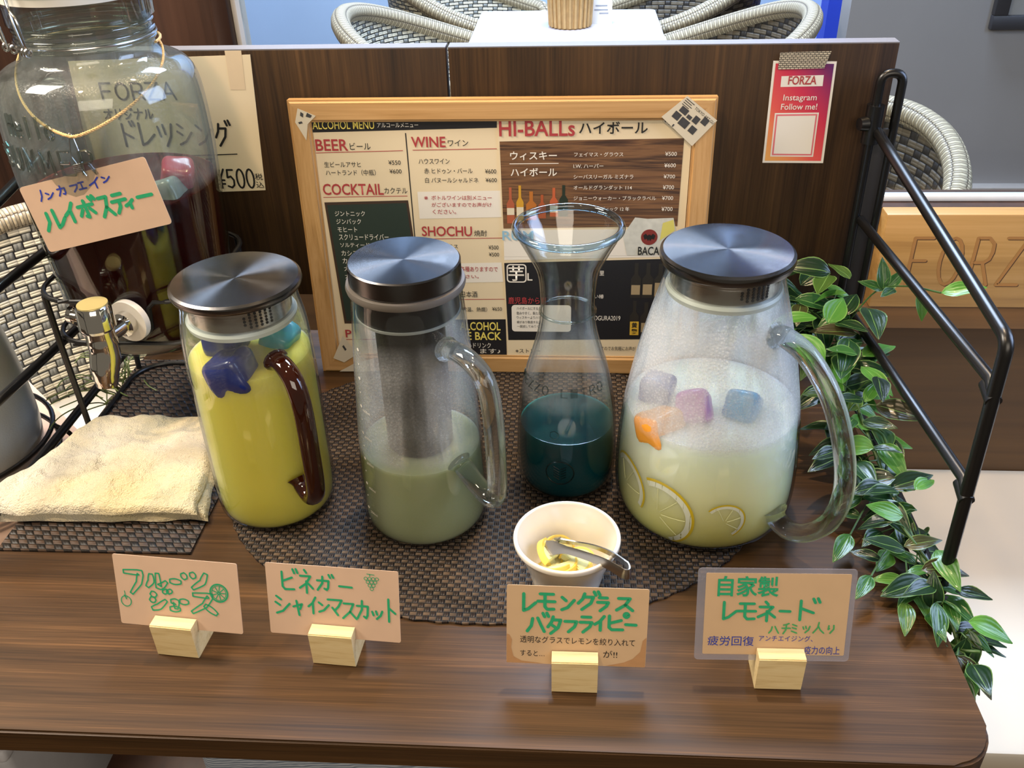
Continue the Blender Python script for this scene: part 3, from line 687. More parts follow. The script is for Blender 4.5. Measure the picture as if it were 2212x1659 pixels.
# upper ring dips in a U around the tap
HUB = Vector((.017, -.0885, .160))
pts = rsq(.088, .045, .178, 6)
ring = []
for q in pts: ring.append(q)
front_i = max(range(len(pts)), key=lambda i: (-pts[i][1], -pts[i][0]))
ring = [(-.088+.045, -.088, .178), (HUB.x-.026, -.088, .178), (HUB.x-.020, -.089, .172), (HUB.x-.018, -.090, .150), (HUB.x-.008, -.090, .138), (HUB.x+.008, -.090, .138), (HUB.x+.018, -.090, .150), (HUB.x+.020, -.089, .172), (HUB.x+.026, -.088, .178), (.088-.030, -.088, .178)]
arc = lambda cx, cy_, a0, a1, z, r: [(cx+r*math.cos(math.radians(a0+(a1-a0)*k/6)), cy_+r*math.sin(math.radians(a0+(a1-a0)*k/6)), z) for k in range(7)]
ring += arc(.043, -.043, -90, 0, .178, .045)+arc(.043, .043, 0, 90, .178, .045)+arc(-.043, .043, 90, 180, .178, .045)+arc(-.043, -.043, 180, 270, .178, .045)[:-1]
obj('upper_ring', tube(nb(), ring, .0026, 8, closed=True), m_wire, ts)
obj('lower_ring', tube(nb(), rsq(.084, .045, .128), .0026, 8, closed=True), m_wire, ts)
for k in range(3):
    obj('cross_wire', tube(nb(), [(-.084, -.04+.04*k, .1005), (.084, -.04+.04*k, .1005)], .002, 8), m_wire, ts)
for sx, sy in ((-1, -1), (1, -1), (1, 1), (-1, 1)):
    obj('leg', tube(nb(), [(sx*.0755, sy*.0755, .178), (sx*.0755, sy*.0755, .128), (sx*.080, sy*.0655 if sy < 0 else sy*.07, .0022)], .0032, 10), m_wire, ts)
obj('base_ring', tube(nb(), rsq(.078, .04, .005), .0024, 8, closed=True), m_wire, ts)

td = thing('drink_dispenser', 'large clear glass jar dispenser of dark red tea with chrome tap', 'drink dispenser', (JX, JY, .1025))
prof = resample([(.060, 0), (.074, .004), (.083, .018), (.088, .055), (.0915, .11), (.0940, .15), (.0965, .20), (.0960, .245), (.0925, .272), (.083, .286), (.068, .293), (.0620, .298), (.0610, .308), (.0615, .330)], 4)
body_glass(td, prof, .003, thin_glass('jar_glass', '#eef2ee', '#93a09c', dew_haze=(.17, .335, .15)))  # whitish band paints in the jar's haze and reflections, not condensation
fill(td, prof, .003, .168, liquid('rooibos_tea', '#340c0a', .05, '#4a120a', .25), 'tea')
G_jar2 = thin_glass('jar_neck_glass', '#f3f3f0', '#8c9294', refl=1.8)
for z in (.309, .3165, .324):
    obj('neck_ridge', lathe(nb(), [(.0612+.0022*math.cos(a*PI/5), z+.0022*math.sin(a*PI/5)) for a in range(10)], 72, closed=True), G_jar2, td)
obj('rim_band', lathe(nb(), [(.060, .328), (.0655, .329), (.0660, .346), (.062, .349), (.058, .349), (.058, .328)], 72, closed=True), G_jar2, td)
obj('rubber_seal', lathe(nb(), [(.056, .349), (.0665, .349), (.0668, .357), (.056, .357)], 72, closed=True), plain('#d9d8cf', .5), td)
obj('lid', lathe(nb(), [(0, .357), (.068, .357), (.0700, .361), (.0690, .371), (.060, .378), (0, .380)], 72), thin_glass('lid_glass', '#a9c4bc', '#5d7f78', refl=1.4), td)
b = nb()
fa = math.radians(-128); fr = lambda u, o, z: (math.cos(fa)*(.066+o)-math.sin(fa)*u, math.sin(fa)*(.066+o)+math.cos(fa)*u, z)
tube(b, smooth_path([fr(-.016, .003, .380), fr(-.018, .004, .352), fr(-.024, .004, .342), fr(-.022, .003, .322), fr(-.016, .002, .312)], 4), .0012, 8)
tube(b, smooth_path([fr(-.012, .004, .382), fr(-.010, .006, .345), fr(-.006, .005, .312)], 4), .0012, 8)
tube(b, smooth_path([fr(.020, .004, .382), fr(.022, .006, .352), fr(.030, .005, .340), fr(.030, .004, .322), fr(.028, .002, .313)], 4), .0012, 8)
tube(b, smooth_path([fr(.018, .003, .372), fr(.024, .006, .340), fr(.027, .004, .314)], 4), .0012, 8)
tube(b, [fr(-.018, .003, .3135), fr(.032, .003, .3135)], .0011, 8)
for u in (-.013, .002, .024, .030):
    tube(b, [fr(u+.0008*math.cos(k), .003+.0032*math.sin(k), .3125+.0034*math.cos(k)) for k in [x*.6 for x in range(10)]], .0011, 7)
tube(b, [(math.cos(a*PI/24)*.0632, math.sin(a*PI/24)*.0632, .3125) for a in range(48)], .0011, 7, closed=True)
obj('wire_bail', b, m_steel, td)
G_emb = thin_glass('jar_embossing', '#dfe6e4', '#4c5654', refl=3.5)
wrap_text(td, 'Hello', prof_at(prof), .243, .020, math.radians(-124), math.radians(-91), G_emb, 'embossed_lettering', .001, .02)
wrap_text(td, 'SUMMER', prof_at(prof), .211, .022, math.radians(-139), math.radians(-73), G_emb, 'embossed_lettering', .001, .02)
# tap
D = Vector((-.27, -.96, 0)).normalized(); hub = Vector((HUB.x*1.0, HUB.y*1.0, HUB.z-.1025))
def along(o): return hub+D*(o*1.25)
Mh = frame_mat(along(.002), (-D.y, D.x, 0), (0, 0, 1))
tap = obj('tap', tube(nb(), [along(o) for o in (.006, .012, .013, .030)], [.0125, .0125, .0085, .0075], 24), m_chrome, td)
obj('washer', lathe(nb(), [(.006, -.002), (.022, -.002), (.022, .005), (.006, .005)], 32, closed=True, M=Mh), plain('#cfcac0', .5), td)
ax = along(.036)
obj('spout', tube(nb(), smooth_path([ax+Vector((0, 0, .012)), ax+Vector((0, 0, .0)), ax+Vector((0, 0, -.014))+D*.001, ax+Vector((0, 0, -.030))+D*.007, ax+Vector((0, 0, -.046))+D*.010], 4), [.0135]*4+[.0143]*4+[.0145]*3+[.0138]*2+[.0122]*2+[.0108, .0102], 24), m_chrome, tap)
kn = obj('knob', tube(nb(), [ax+Vector((0, 0, .012)), ax+Vector((0, 0, .0155)), ax+Vector((0, 0, .036))-D*.001, ax+Vector((0, 0, .0385))-D*.001], [.0145, .0175, .0165, .0150], 28), m_chrome, tap)
obj('gold_disc', lathe(nb(), [(0, .0), (.0142, .0), (.0142, .0012), (0, .0015)], 28, M=Matrix.Translation(ax+Vector((0, 0, .0383))-D*.001)), plain('#dccb8c', .35, .6), tap)
sd = Vector((-D.y, D.x, 0)).normalized()*-1
obj('side_knob', tube(nb(), [ax+Vector((0, 0, .024))+sd*.012, ax+Vector((0, 0, .024))+sd*.021, ax+Vector((0, 0, .024))+sd*.0212, ax+Vector((0, 0, .024))+sd*.027], [.007, .007, .0105, .010], 20), m_chrome, tap)
gt = 'plastic ice cubes in the tea'
ice('ice_cube', 'pink plastic ice cube floating in the dark tea jar', 'ice cube', around(td, -8, .062, .178), .032, '#b84a5e', 21, gt)
ice('ice_cube', 'clear pale plastic ice cube in the dark tea jar below the pink one', 'ice cube', around(td, -30, .066, .166), .034, '#a9b4b0', 23, gt, .6)

# twine and tag
tw = []
for k in range(41):
    u = k/40; a = math.radians(-188+196*u); f = 1-abs(2*u-1)**1.35
    r = .0655+.0335*f**.8; tw.append((JX+r*math.cos(a)*(1-.25*f)+.016*f, JY+(r+.002*f)*math.sin(a), .408-.058*f))
b = nb(); n_ = len(tw)
for ph in (0, 2.1, 4.2):
    tube(b, [Vector(p)+Vector((0, math.cos(i*1.5+ph), math.sin(i*1.5+ph)))*.0009 for i, p in enumerate(smooth_path(tw, 4))], .0009, 6)
tube(b, [(JX+.0655*math.cos(a*PI/20), JY+.0655*math.sin(a*PI/20), .408) for a in range(21)], .0014, 6)
single('twine_loop', b, plain('#c9a874', .9, var=.2, scale=600), 'thin beige twine hung around the neck of the tea dispenser', 'twine')
TU = Vector((.974, .03, .22)).normalized(); TV = Vector((-.20, .10, .97))
Mt = frame_mat((-.4965, .783, .2385), TU, TV)
t = thing('kraft_tag', 'kraft paper tag with blue and green handwriting hanging on the tea dispenser', 'tag', (-.433, .787, .235))
b = nb(); prism(b, rrect(0, 0, .128, .064, .003, 3), Mt, .0006); obj('card', b, m_kraft, t, True)
TG = [('ノ',15.2,55.7,4.7,11.8),('ン',22.3,55.8,8.5,8.3),('カ',34.7,56.5,9.6,10.7),('フ',48.3,56.9,8.6,8.4),('ェ',56.7,57.5,7.5,8.4),('イ',67.1,55.5,12.9,10.9),('ン',81.4,58.8,8.6,7.3),('ル',8,22.3,22.9,23.4),('イ',31.4,26.3,13.1,21.3),('ボ',46.3,26.6,19.8,21.5),('ス',68,23.2,12.2,24.2),('テ',81.2,24.4,14.5,20.7),('ィ',93,26.5,10.1,8.6),('ー',106.8,33.8,15.7,3.7)]
for nm, mt, part, pen in (('blue_lettering', m_blue, TG[:7], .0016), ('green_lettering', m_green, TG[7:], .0034)):
    b = nb()
    for ch, x, y, w, h in part: put_kana(b, ch, Mt, x/1000*.985, y/1000*.853, w/1000, h/1000*.853, pen)
    obj(nm, b, mt, t, True, 0)
b = nb(); cx = Mt @ Vector((.066, .067, .002))
for dx in (-.004, .004):
    tube(b, smooth_path([cx+Vector((dx*.4, 0, .030)), cx+Vector((dx, -.001, .014)), cx+Vector((dx*.3, -.001, .006)), cx+Vector((-dx*1.2, -.001, -.006))], 4), .0006, 6)
tube(b, [cx+Vector((.0016*math.cos(k), -.0014, .031+.0022*math.sin(k))) for k in [x*.63 for x in range(10)]], .0006, 6, closed=True)
for k in range(5): tube(b, [cx+Vector((-.005, -.0015, .004-k*.0016)), cx+Vector((.005, -.0018, .006-k*.0016))], .0006, 6)
single('wire_clip', b, m_steel, 'small twisted wire clip fixing the kraft tag to the twine', 'clip')

# ================================================================== menu board
ML=[('ALCOHOL MENU',-280.6,296,67.4,8.9,'Y'),('アルコールメニュー',-210,297.5,44.6,4.9,'W'),('BEER',-279.8,272.6,35.8,12.6,'R'),('ビール',-242.1,273.7,22.9,7.6,'K'),('生ビールアサヒ',-272.7,254.4,40.7,6.2,'K'),('¥550',-201.2,257,13.6,4.9,'K'),('ハートランド（中瓶）',-272.2,245,55.9,6.7,'K'),('¥600',-200.8,247.2,13.4,4.9,'K'),('COCKTAIL',-277.6,222.9,68.4,12.9,'R'),('カクテル',-208.6,224.4,26,6.9,'K'),('ジントニック',-267.3,198.1,34.4,6.2,'W'),('ジンバック',-266.7,188.8,28.4,6.3,'W'),('モヒート',-266.2,179.4,22.4,6.1,'W'),('スクリュードライバー',-265.8,169.9,57.5,7.2,'W'),('ソルティードッグ',-265.3,161,46.3,5.8,'W'),('カシスオレ',-265.1,150.8,32.5,6.2,'W'),('カシ',-264.8,141.3,12.8,6.6,'W'),('カ',-264,131.8,6.6,5.8,'W'),('カ',-264,122.5,6.6,5.2,'W'),('P',-271.6,45.4,7.4,10.3,'R'),('WINE',-174.3,275.9,37.3,11.5,'R'),('ワイン',-134.5,277,22.1,6.9,'K'),('ハウスワイン',-167.7,257.6,34.1,6.1,'K'),('赤 ヒドゥン・バール',-162.3,246.8,53.4,6.2,'K'),('¥600',-95.3,246.9,12.4,4.9,'K'),('白 パヌールシャルドネ',-161.9,236.4,58.9,6.2,'K'),('¥600',-95,237.3,12.4,4.7,'K'),('※',-164.3,217.4,4.2,4,'R'),('ボトルワインは別メニュー',-156.2,216.9,67.4,5.3,'R'),('がございますのでお声がけ',-156.5,208.9,67.4,5.3,'R'),('ください。',-155.7,200.8,26.3,5.4,'R'),('SHOCHU',-169.6,174.6,57.2,11.8,'R'),('焼酎',-110.1,174.7,14.5,7.1,'K'),('グラス',-146.3,159.6,17,5.6,'K'),('グラス',-146.9,150,17.1,5.1,'K'),('¥500',-94.3,158.8,11.4,5,'K'),('¥500',-94.1,150.4,11.7,4.8,'K'),('各種ありますので',-127.9,131.5,43.5,6.6,'R'),('さい。',-122.1,123.2,15.3,4.6,'R'),('日本酒',-128.4,99.2,19.1,7.7,'K'),('常温、熱燗）',-127.6,80.7,29.1,6,'K'),('¥650',-92.5,82.1,11.5,4.8,'K'),('ALCOHOL',-132,56.3,48.8,11,'Y'),('E BACK',-123.7,43.4,41.2,10.8,'Y'),('ルドリンク',-124.2,32.8,28.6,6.9,'W'),('ます♪',-108.8,25.4,24.7,6.3,'W')]
MR=[('HI-BALLs',-78.5,287.4,80.8,17.1,'R'),('ハイボール',6.7,289.7,72.5,12.9,'K'),('ウィスキー',-67.3,261.9,50.5,9.3,'W'),('ハイボール',-67.1,244,50.5,9.2,'W'),('フェイマス・グラウス',1.7,265.4,52.8,4.8,'W'),('¥500',99,265.8,12.3,4.5,'W'),('I.W. ハーパー',1.3,253,32.2,4.6,'W'),('¥600',98.8,253.4,12.3,4.5,'W'),('シーバスリーガル ミズナラ',1.5,240.9,64.7,5,'W'),('¥700',98.8,241.3,12.2,4.3,'W'),('オールドグランダット 114',1.6,228.8,63.5,4.9,'W'),('¥700',98.7,229.2,12,4.6,'W'),('ジョニーウォーカー・ブラックラベル',1.8,216.8,90.1,4.9,'W'),('¥700',98.4,217.2,12.1,4.4,'W'),('ディック 12 年',32.1,204.6,31.1,4.8,'W'),('¥700',98.6,204.6,12.1,4.8,'W'),('RUM',-78.1,170.3,35.1,11,'B'),('BACARDI',75,152.9,38.3,10,'K'),('芋',-72.3,120.6,18.2,18.9,'W'),('L',-50.4,121.2,5.9,9.2,'W'),('鹿児島から直',-73.1,91.5,45,8.9,'R'),('ハイボールにすると',-63.5,83.9,28.3,3.9,'K'),('飲みやすく、新たな',-63.6,77.6,28.4,4.2,'K'),('ウィスキーよりハマ',-63.7,72.1,28.5,3.9,'K'),('癖があり敬遠する方',-63.5,66.3,28.3,3.6,'K'),('一度試してみてく',-63.3,60.8,25.3,3.5,'K'),('里',32.5,127.9,5.3,5.7,'W'),('い椿',27.4,99,10.7,5.3,'W'),('OGURA2019',27.4,71,30.9,6,'W'),('※ストレー',-65.8,27.1,29.8,5.3,'K'),('すのでお気軽にお声が',36.6,31.3,41.3,5.6,'K')]
NOTE=[('FORZA',-518.5,322.4,84.7,18,'K'),('オリジナル',-520,300.8,55.4,11.8,'K'),('・ドレッシング',-513.8,270.3,133.8,27.3,'K'),('円',-414.8,239.5,10.8,16.3,'K'),('¥500',-407.2,220.7,44.4,22.1,'K'),('税込',-362.1,221.2,11.3,16.6,'K')]
IG=[('FORZA',224,332.6,29,9,'R'),('Instagram',221.2,314.3,34.6,8.2,'W'),('Follow me!',220,306.5,37.6,6.4,'W')]
C1=[('フ',6.6,29.8,17.5,25.2),('ル',26.1,37.5,18.7,15.7),('ー',46.6,43.3,10.6,4.3),('ツ',56.1,39.8,24.2,17.7),('ジ',27,16.3,19.5,20),('ュ',44.1,17.6,9.5,10),('ー',53.3,24.8,8.2,3.6),('ス',62,16.4,23.3,20.5),('apple',2.5,18.2,9.4,11.1),('orange',82,28.7,15.5,17.5)]
C2=[('ビ',11.5,42.2,14.9,19.9),('ネ',27,41.2,11.9,21.9),('ガ',41.2,44.6,14.3,14.7),('ー',59.4,47.4,11.3,4.2),('シ',5.2,18.9,13.9,19.3),('ャ',20.6,19.4,8.5,14.2),('イ',33,22,7.9,16.2),('ン',41.3,23.5,9.7,11.2),('マ',49.2,21.6,12.7,17.4),('ス',61,19.2,12.1,16.6),('カ',72.6,20.3,11.5,17.9),('ッ',85,21.4,9.7,8.2),('ト',96.7,19.6,8.4,21.1),('grape',82,43.1,14.3,16.4)]
C3=[('レ',11.9,47.8,11.2,16.7),('モ',23.9,49.6,14,15.6),('ン',41.9,49.8,11.1,13.9),('グ',54.9,51.3,17.2,15.7),('ラ',69.8,50.7,9.8,12.2),('ス',84.6,51.5,13.5,12.3),('バ',15.9,29.6,16.9,16.7),('タ',31.9,28.5,11.4,15.6),('フ',44.8,30.2,10.9,11.6),('ラ',56.7,30.8,10.9,14.5),('イ',68.3,33,9.2,13.4),('ピ',78,33.1,16.9,15.2),('ー',92.5,37.9,8.9,2.1),('透明なグラスでレモンを絞り入れて',10.8,19.4,90.1,6.4),('すると…',11,7.1,19.2,5.3),('が!!',76.5,8.2,11.1,6.5)]
C4=[('自家製',14.8,57.4,44.9,18.2),('レ',19,36.6,11.3,16.6),('モ',30,36.8,14.3,15.7),('ネ',45.3,36.1,13.6,17.3),('ー',61.4,43.7,8.2,2.5),('ド',72.2,37.4,18.4,18.4),('ハ',54.6,25.1,7.5,7.4),('チ',64.1,24.9,6.5,9.4),('ミ',71,25.4,4.8,8.2),('ツ',79.2,25.9,6.2,6.6),('入',87.3,25.7,8.2,9.8),('り',97.6,25.8,6.2,7.3),('疲労回復',9.5,13.4,34.6,8.7),('アンチエイジング、',47.7,17.9,40.1,5.3),('疫力の向上',82.2,6.5,26.4,7.4),('inner',6.2,5.2,105.8,72.6)]
TL_ = .0627
MF = frame_mat((0, .957, 0), (1, 0, 0), (0, TL_, 1))     # face of the paper inside the frame
def onM(z): return MF @ Matrix.Translation((0, 0, z))
FX0, FX1, FZ1, FW = -.3045, .1500, .3275, .0235
t = thing('menu_board', 'pine framed cork board leaning behind the pitchers with two menu sheets', 'menu board', (-.077, .957, 0))
def rail(pts, mat, nm='frame_rail'):
    b = nb(); prism(b, pts, onM(.004), .016)
    bmesh.ops.bevel(b, geom=[e for e in b.edges if e.calc_length() > .1], offset=.003, segments=3, affect='EDGES'); obj(nm, b, mat, t, True, 40)
rail([(FX0, FZ1), (FX0+FW, FZ1-FW), (FX1-FW, FZ1-FW), (FX1, FZ1)][::-1], m_pine)
rail([(FX0, 0), (FX1, 0), (FX1-FW, FW), (FX0+FW, FW)], m_pine)
rail([(FX0, 0), (FX0+FW, FW), (FX0+FW, FZ1-FW), (FX0, FZ1)], m_pinev)
rail([(FX1, 0), (FX1, FZ1), (FX1-FW, FZ1-FW), (FX1-FW, FW)], m_pinev)
b = nb(); prism(b, [(FX0+.01, .01), (FX1-.01, .01), (FX1-.01, FZ1-.01), (FX0+.01, FZ1-.01)], onM(-.0025), .006); obj('cork_panel', b, m_cork, t, True)

def mm(l): return [(x/1000, y/1000) for x, y in l]
def sheet_print(t, name, mat, quads, M, lift):
    for q in quads:
        b = nb(); put_poly(b, q, M, lift); o = obj(name, b, mat, t, True, 0, recalc=False)
    return o
def letters(t, data, M, lift=.0006, heavy=('R', 'Y')):
    for k in 'RKWYB':
        L = [e for e in data if e[5] == k]
        if not L: continue
        b = nb()
        for s, x, y, w, h, _ in L: put_text(b, s, M, x/1000, y/1000, w/1000, h/1000, (.016 if h > 8.95 else .006) if k in heavy else (.014 if h > 8 else .003), lift)
        obj({'R': 'red_lettering', 'K': 'black_lettering', 'W': 'white_lettering', 'Y': 'yellow_lettering', 'B': 'blue_lettering'}[k], b, INK[k], t, True, 0, recalc=False)
ln = lambda a, c, w: [(a[0], a[1]+w/2), (a[0], a[1]-w/2), (c[0], c[1]-w/2), (c[0], c[1]+w/2)]
t = thing('menu_sheet', 'cream alcohol menu sheet with red headings on the left half of the board', 'menu', (-.18, .967, .017))
b = nb(); prism(b, mm([(-283.8, 16), (-73, 16), (-73, 308), (-283.8, 305.1)]), onM(-.0015), .0004); obj('paper', b, m_paper, t, True, 0)
MS = onM(-.0015)
sheet_print(t, 'header_band', m_print_black, [mm([(-283.7, 292.5), (-80.9, 296.5), (-80.6, 307.8), (-283.8, 305)]), mm([(-192.6, 18.2), (-76.5, 18.2), (-76.9, 71), (-194.5, 69.3)]), ln((-.1798, .2914), (-.1766, .0706), 0) and mm([(-180.4, 291.4), (-177.4, 70.6), (-176.2, 70.6), (-179.2, 291.4)])], MS, .0002)
sheet_print(t, 'chalkboard_print', m_chalkrim, [mm([(-277.9, 214.3), (-271.3, 63.8), (-172, 64.6), (-182.7, 216.7)])], MS, .0002)
sheet_print(t, 'chalkboard_print', m_chalk, [mm([(-275.1, 211.1), (-268.5, 67.5), (-175, 68.2), (-185.1, 213.5)])], MS, .0003)
sheet_print(t, 'note_box', m_pwhite, [mm([(-171.6, 226.4), (-171.2, 195.1), (-77, 197.1), (-78.3, 227.6)]), mm([(-164.7, 140.8), (-162.5, 116.6), (-78.5, 118.8), (-80, 142.9)])], MS, .0002)
sheet_print(t, 'heading_rule', m_red, [ln((-.2804, .2703), (-.1841, .2724), .0007), ln((-.2782, .2202), (-.1829, .2217), .0007), ln((-.1734, .2729), (-.0816, .274), .0007), ln((-.1686, .1712), (-.0777, .1725), .0007), ln((-.1539, .096), (-.0774, .0971), .0007), ln((-.2719, .0426), (-.225, .0431), .0007)], MS, .0003)
letters(t, ML, MS)
t = thing('menu_sheet', 'cream highball menu sheet with whisky price list on the right half of the board', 'menu', (.025, .967, .018))
MS = onM(-.0008)
b = nb(); prism(b, mm([(-75.4, 17), (125.5, 19.2), (125.9, 309.6), (-80.4, 307.7)]), MS, .0004); obj('paper', b, m_paper, t, True, 0)
m_woodpr = wood('printed_planks', ['#2a1a12', '#4c3020', '#7a5637', '#3a2418', '#8a6440'], 0, 60, 3.5, .5, 0)
sheet_print(t, 'plank_photo', m_woodpr, [mm([(-76.6, 184), (117.2, 187), (118, 284.5), (-78.4, 282)])], MS, .0002)
sheet_print(t, 'black_panel', m_print_black, [mm([(-74.2, 43.9), (119.1, 47), (116.1, 148.6), (-76.8, 142.5)])], MS, .0002)
def logo():
    b = nb(); o_ = rrect(-.0742, .1185, -.0513, .1413, .004); i_ = rrect(-.0728, .1199, -.0527, .1399, .003)
    n = len(o_)
    for k in range(n):
        j = (k+1) % n; put_poly(b, [o_[k], o_[j], i_[j], i_[k]], MS, .0004)
    put_line(b, [(-.0679, .2577), (-.0152, .258)], MS, .0008, .0004)
    return b
obj('logo_frame', logo(), m_pwhite, t, True, 0, recalc=False)
sheet_print(t, 'note_box', m_pwhite, [rrect(-.0695, .0555, .0005, .0900, .004)], MS, .0003)
sheet_print(t, 'rule', m_pwhite, [ln((-.078, .1500), (.116, .1525), .0003), mm([(-76.6, 146), (116, 151), (116, 184), (-76.6, 182)])], MS, .00015)
# printed bottles, ice glass and round mark
def bottle2d(b, x, y0, y1, w, neck=.35, lift=.0004):
    h = y1-y0; nw = w*neck
    put_poly(b, [(x-w/2, y0), (x+w/2, y0), (x+w/2, y0+h*.55), (x+nw/2, y0+h*.68), (x+nw/2, y1), (x-nw/2, y1), (x-nw/2, y0+h*.68), (x-w/2, y0+h*.55)], MS, lift)
for col, x, y0, y1, w in (('#a8583a', -.0680, .190, .2315, .0085), ('#c8962c', -.0575, .1915, .2336, .0080), ('#b06a28', -.0450, .194, .2268, .0115), ('#a3502a', -.0330, .196, .2231, .0085), ('#b85a34', -.0200, .198, .2309, .0088), ('#1d2a1c', -.0092, .198, .2340, .0095)):
    b = nb(); bottle2d(b, x, y0, y1, w); obj('printed_bottle', b, plain(col, .5), t, True, 0, recalc=False)
b = nb()
for x, y0, y1, w in ((-.0680, .200, .208, .0082), (-.0575, .199, .209, .0078), (-.0450, .199, .205, .0110), (-.0200, .203, .211, .0085)): put_poly(b, [(x-w/2, y0), (x+w/2, y0), (x+w/2, y1), (x-w/2, y1)], MS, .0005)
obj('printed_bottle_labels', b, plain('#d8cdb4', .5), t, True, 0, recalc=False)
b = nb()
for x, y0, y1, w in ((.0745, .100, .1434, .0115), (.0880, .100, .1434, .0125), (.1020, .100, .1424, .0135), (.0745, .053, .0963, .0105), (.0880, .0535, .0946, .0125)): bottle2d(b, x, y0, y1, w)
obj('printed_bottle', b, plain('#2b2724', .4), t, True, 0, recalc=False)
b = nb()
for x, y0, y1, w in ((.0745, .104, .116, .0100), (.0880, .104, .117, .0105), (.1020, .102, .119, .0115), (.0880, .056, .068, .0100)): put_poly(b, [(x-w/2, y0), (x+w/2, y0), (x+w/2, y1), (x-w/2, y1)], MS, .0005)
obj('printed_bottle_labels', b, plain('#a08d6c', .5), t, True, 0, recalc=False)
b = nb(); put_poly(b, mm([(70, 52), (80.4, 52), (80.1, 69.7), (69.9, 69.6)]), MS, .0005); obj('yellow_label', b, plain('#d2ab3a', .5), t, True, 0, recalc=False)
b = nb(); put_text(b, '黄', MS, .0718, .0615, .0066, .007, .02, .0007); put_text(b, '麹', MS, .0718, .0535, .0066, .007, .02, .0007); obj('label_lettering', b, m_ink, t, True, 0, recalc=False)
b = nb(); put_poly(b, mm([(57.2, 176), (62.8, 152.3), (86.7, 152.4), (107.3, 156.4), (115.9, 182.1), (112.5, 196.6), (84, 195.5), (70.2, 197.1)]), MS, .0003)
obj('ice_print', b, plain('#c9cac2', .4, var=.25, scale=120), t, True, 0, recalc=False)
b = nb(); put_poly(b, mm([(98.7, 170.1), (114.9, 182.1), (112.6, 194.5), (101.1, 190.7)]), MS, .0004); obj('lemon_print', b, plain('#d3cb6a', .5), t, True, 0, recalc=False)
b = nb(); put_disc(b, .0869, .1741, .0092, MS, .0005, 32); obj('round_emblem', b, plain('#7c2a24', .5), t, True, 0, recalc=False)
b = nb(); bat = [(-.0068, .002), (-.004, .0042), (-.0018, .0012), (-.0009, .0036), (0, .0026), (.0009, .0036), (.0018, .0012), (.004, .0042), (.0068, .002), (.0052, -.0028), (.0030, -.0012), (.0012, -.0046), (0, -.0022), (-.0012, -.0046), (-.0030, -.0012), (-.0052, -.0028)]
c_ = b.verts.new(MS @ Vector((.0869, .1741, .0007))); vs = [b.verts.new(MS @ Vector((.0869+x, .1741+y, .0007))) for x, y in bat]
for k in range(len(vs)): b.faces.new((c_, vs[k], vs[(k+1) % len(vs)]))
obj('winged_emblem', b, m_ink, t, True, 0, recalc=False)
letters(t, MR, MS, .0008)

# patterned tape
m_washi = NT('printed_tape'); v_ = m_washi.coord(); sp_ = m_washi.n('ShaderNodeTexBrick'); m_washi.l(v_, sp_.inputs[0])
mp_ = m_washi.coord(scale=(1, 1, 1), rot=(PI/2, 0, 0)); m_washi.l(mp_, sp_.inputs[0])
for k, v in (('Scale', 120.0), ('Mortar Size', .05), ('Bias', -.3)): sp_.inputs[k].default_value = v
sp_.inputs['Color1'].default_value = C('#c9bda6'); sp_.inputs['Color2'].default_value = C('#a49a88'); sp_.inputs['Mortar'].default_value = C('#4d4840')
p_ = m_washi.pr(Base_Color=sp_.outputs[0], Roughness=.5); m_washi = m_washi.end(p_.outputs[0])
m_tpaper = plain('#cfc4ae', .55, var=.05)
def tape(quad, M, label, mat=m_tpaper, marks=(), text=()):
    t = thing('tape_strip', label, 'tape', tuple(M @ Vector((*quad[0], 0))), group=None)
    b = nb(); prism(b, quad, M @ Matrix.Translation((0, 0, .0002)), .0001); obj('tape', b, mat, t, True, 0)
    if marks:
        b = nb()
        for q in marks: put_poly(b, q, M, .0004)
        obj('printed_pattern', b, plain('#3b3a3c', .55, var=.3, scale=300), t, True, 0, recalc=False)
    for s, MM, x, y, w, h in text:
        b = nb(); put_text(b, s, MM, x, y, w, h, 0, .0005); obj('lettering', b, m_ink, t, True, 0, recalc=False)
MTp = onM(.0045)
ta = math.radians(-38.5); Mr = MTp @ Matrix.Translation((.1177, .3295, 0)) @ Matrix.Rotation(ta, 4, 'Z')
loc = lambda x, y: (math.cos(ta)*x-math.sin(ta)*y+.1177, math.sin(ta)*x+math.cos(ta)*y+.3295)
mk = [[loc(x, y) for x, y in ((x0, y0), (x0+w, y0), (x0+w, y0+h), (x0, y0+h))] for x0, y0, w, h in ((.003, -.0165, .009, .0065), (.001, -.0255, .008, .0075), (.0105, -.0270, .0105, .0085), (.0135, -.0170, .0055, .0040), (.0205, -.0165, .0065, .0075), (.0285, -.0120, .0070, .0075), (.0240, -.0265, .0075, .0075), (.008, -.033, .0015, .003))]
mk += [[loc(x, y) for x, y in ((.001, -.002-k*.0022), (.001, -.0028-k*.0022), (.012-.002*(k % 2), -.0028-k*.0022), (.012-.002*(k % 2), -.002-k*.0022))] for k in range(4)]
tape([(.1177, .3295), (.0923, .3083), (.1262, .2775), (.1503, .3041)], MTp, 'big printed tape piece over the top right corner of the menu board', marks=mk, text=[('TOKYO ART GU', Mr, .0145, -.0055, .0260, .0030)])
tape(mm([(93.3, 307.4), (95, 302), (105.2, 294.8), (113, 302.4)]), onM(.0006), 'small printed tape piece left of the big one at the top of the highball menu', marks=[mm([(96, 304), (97, 301), (98, 304), (97.5, 305)]), mm([(100, 299.5), (102, 298.8), (103.4, 300.3), (102.8, 300.9), (101.6, 300)])])
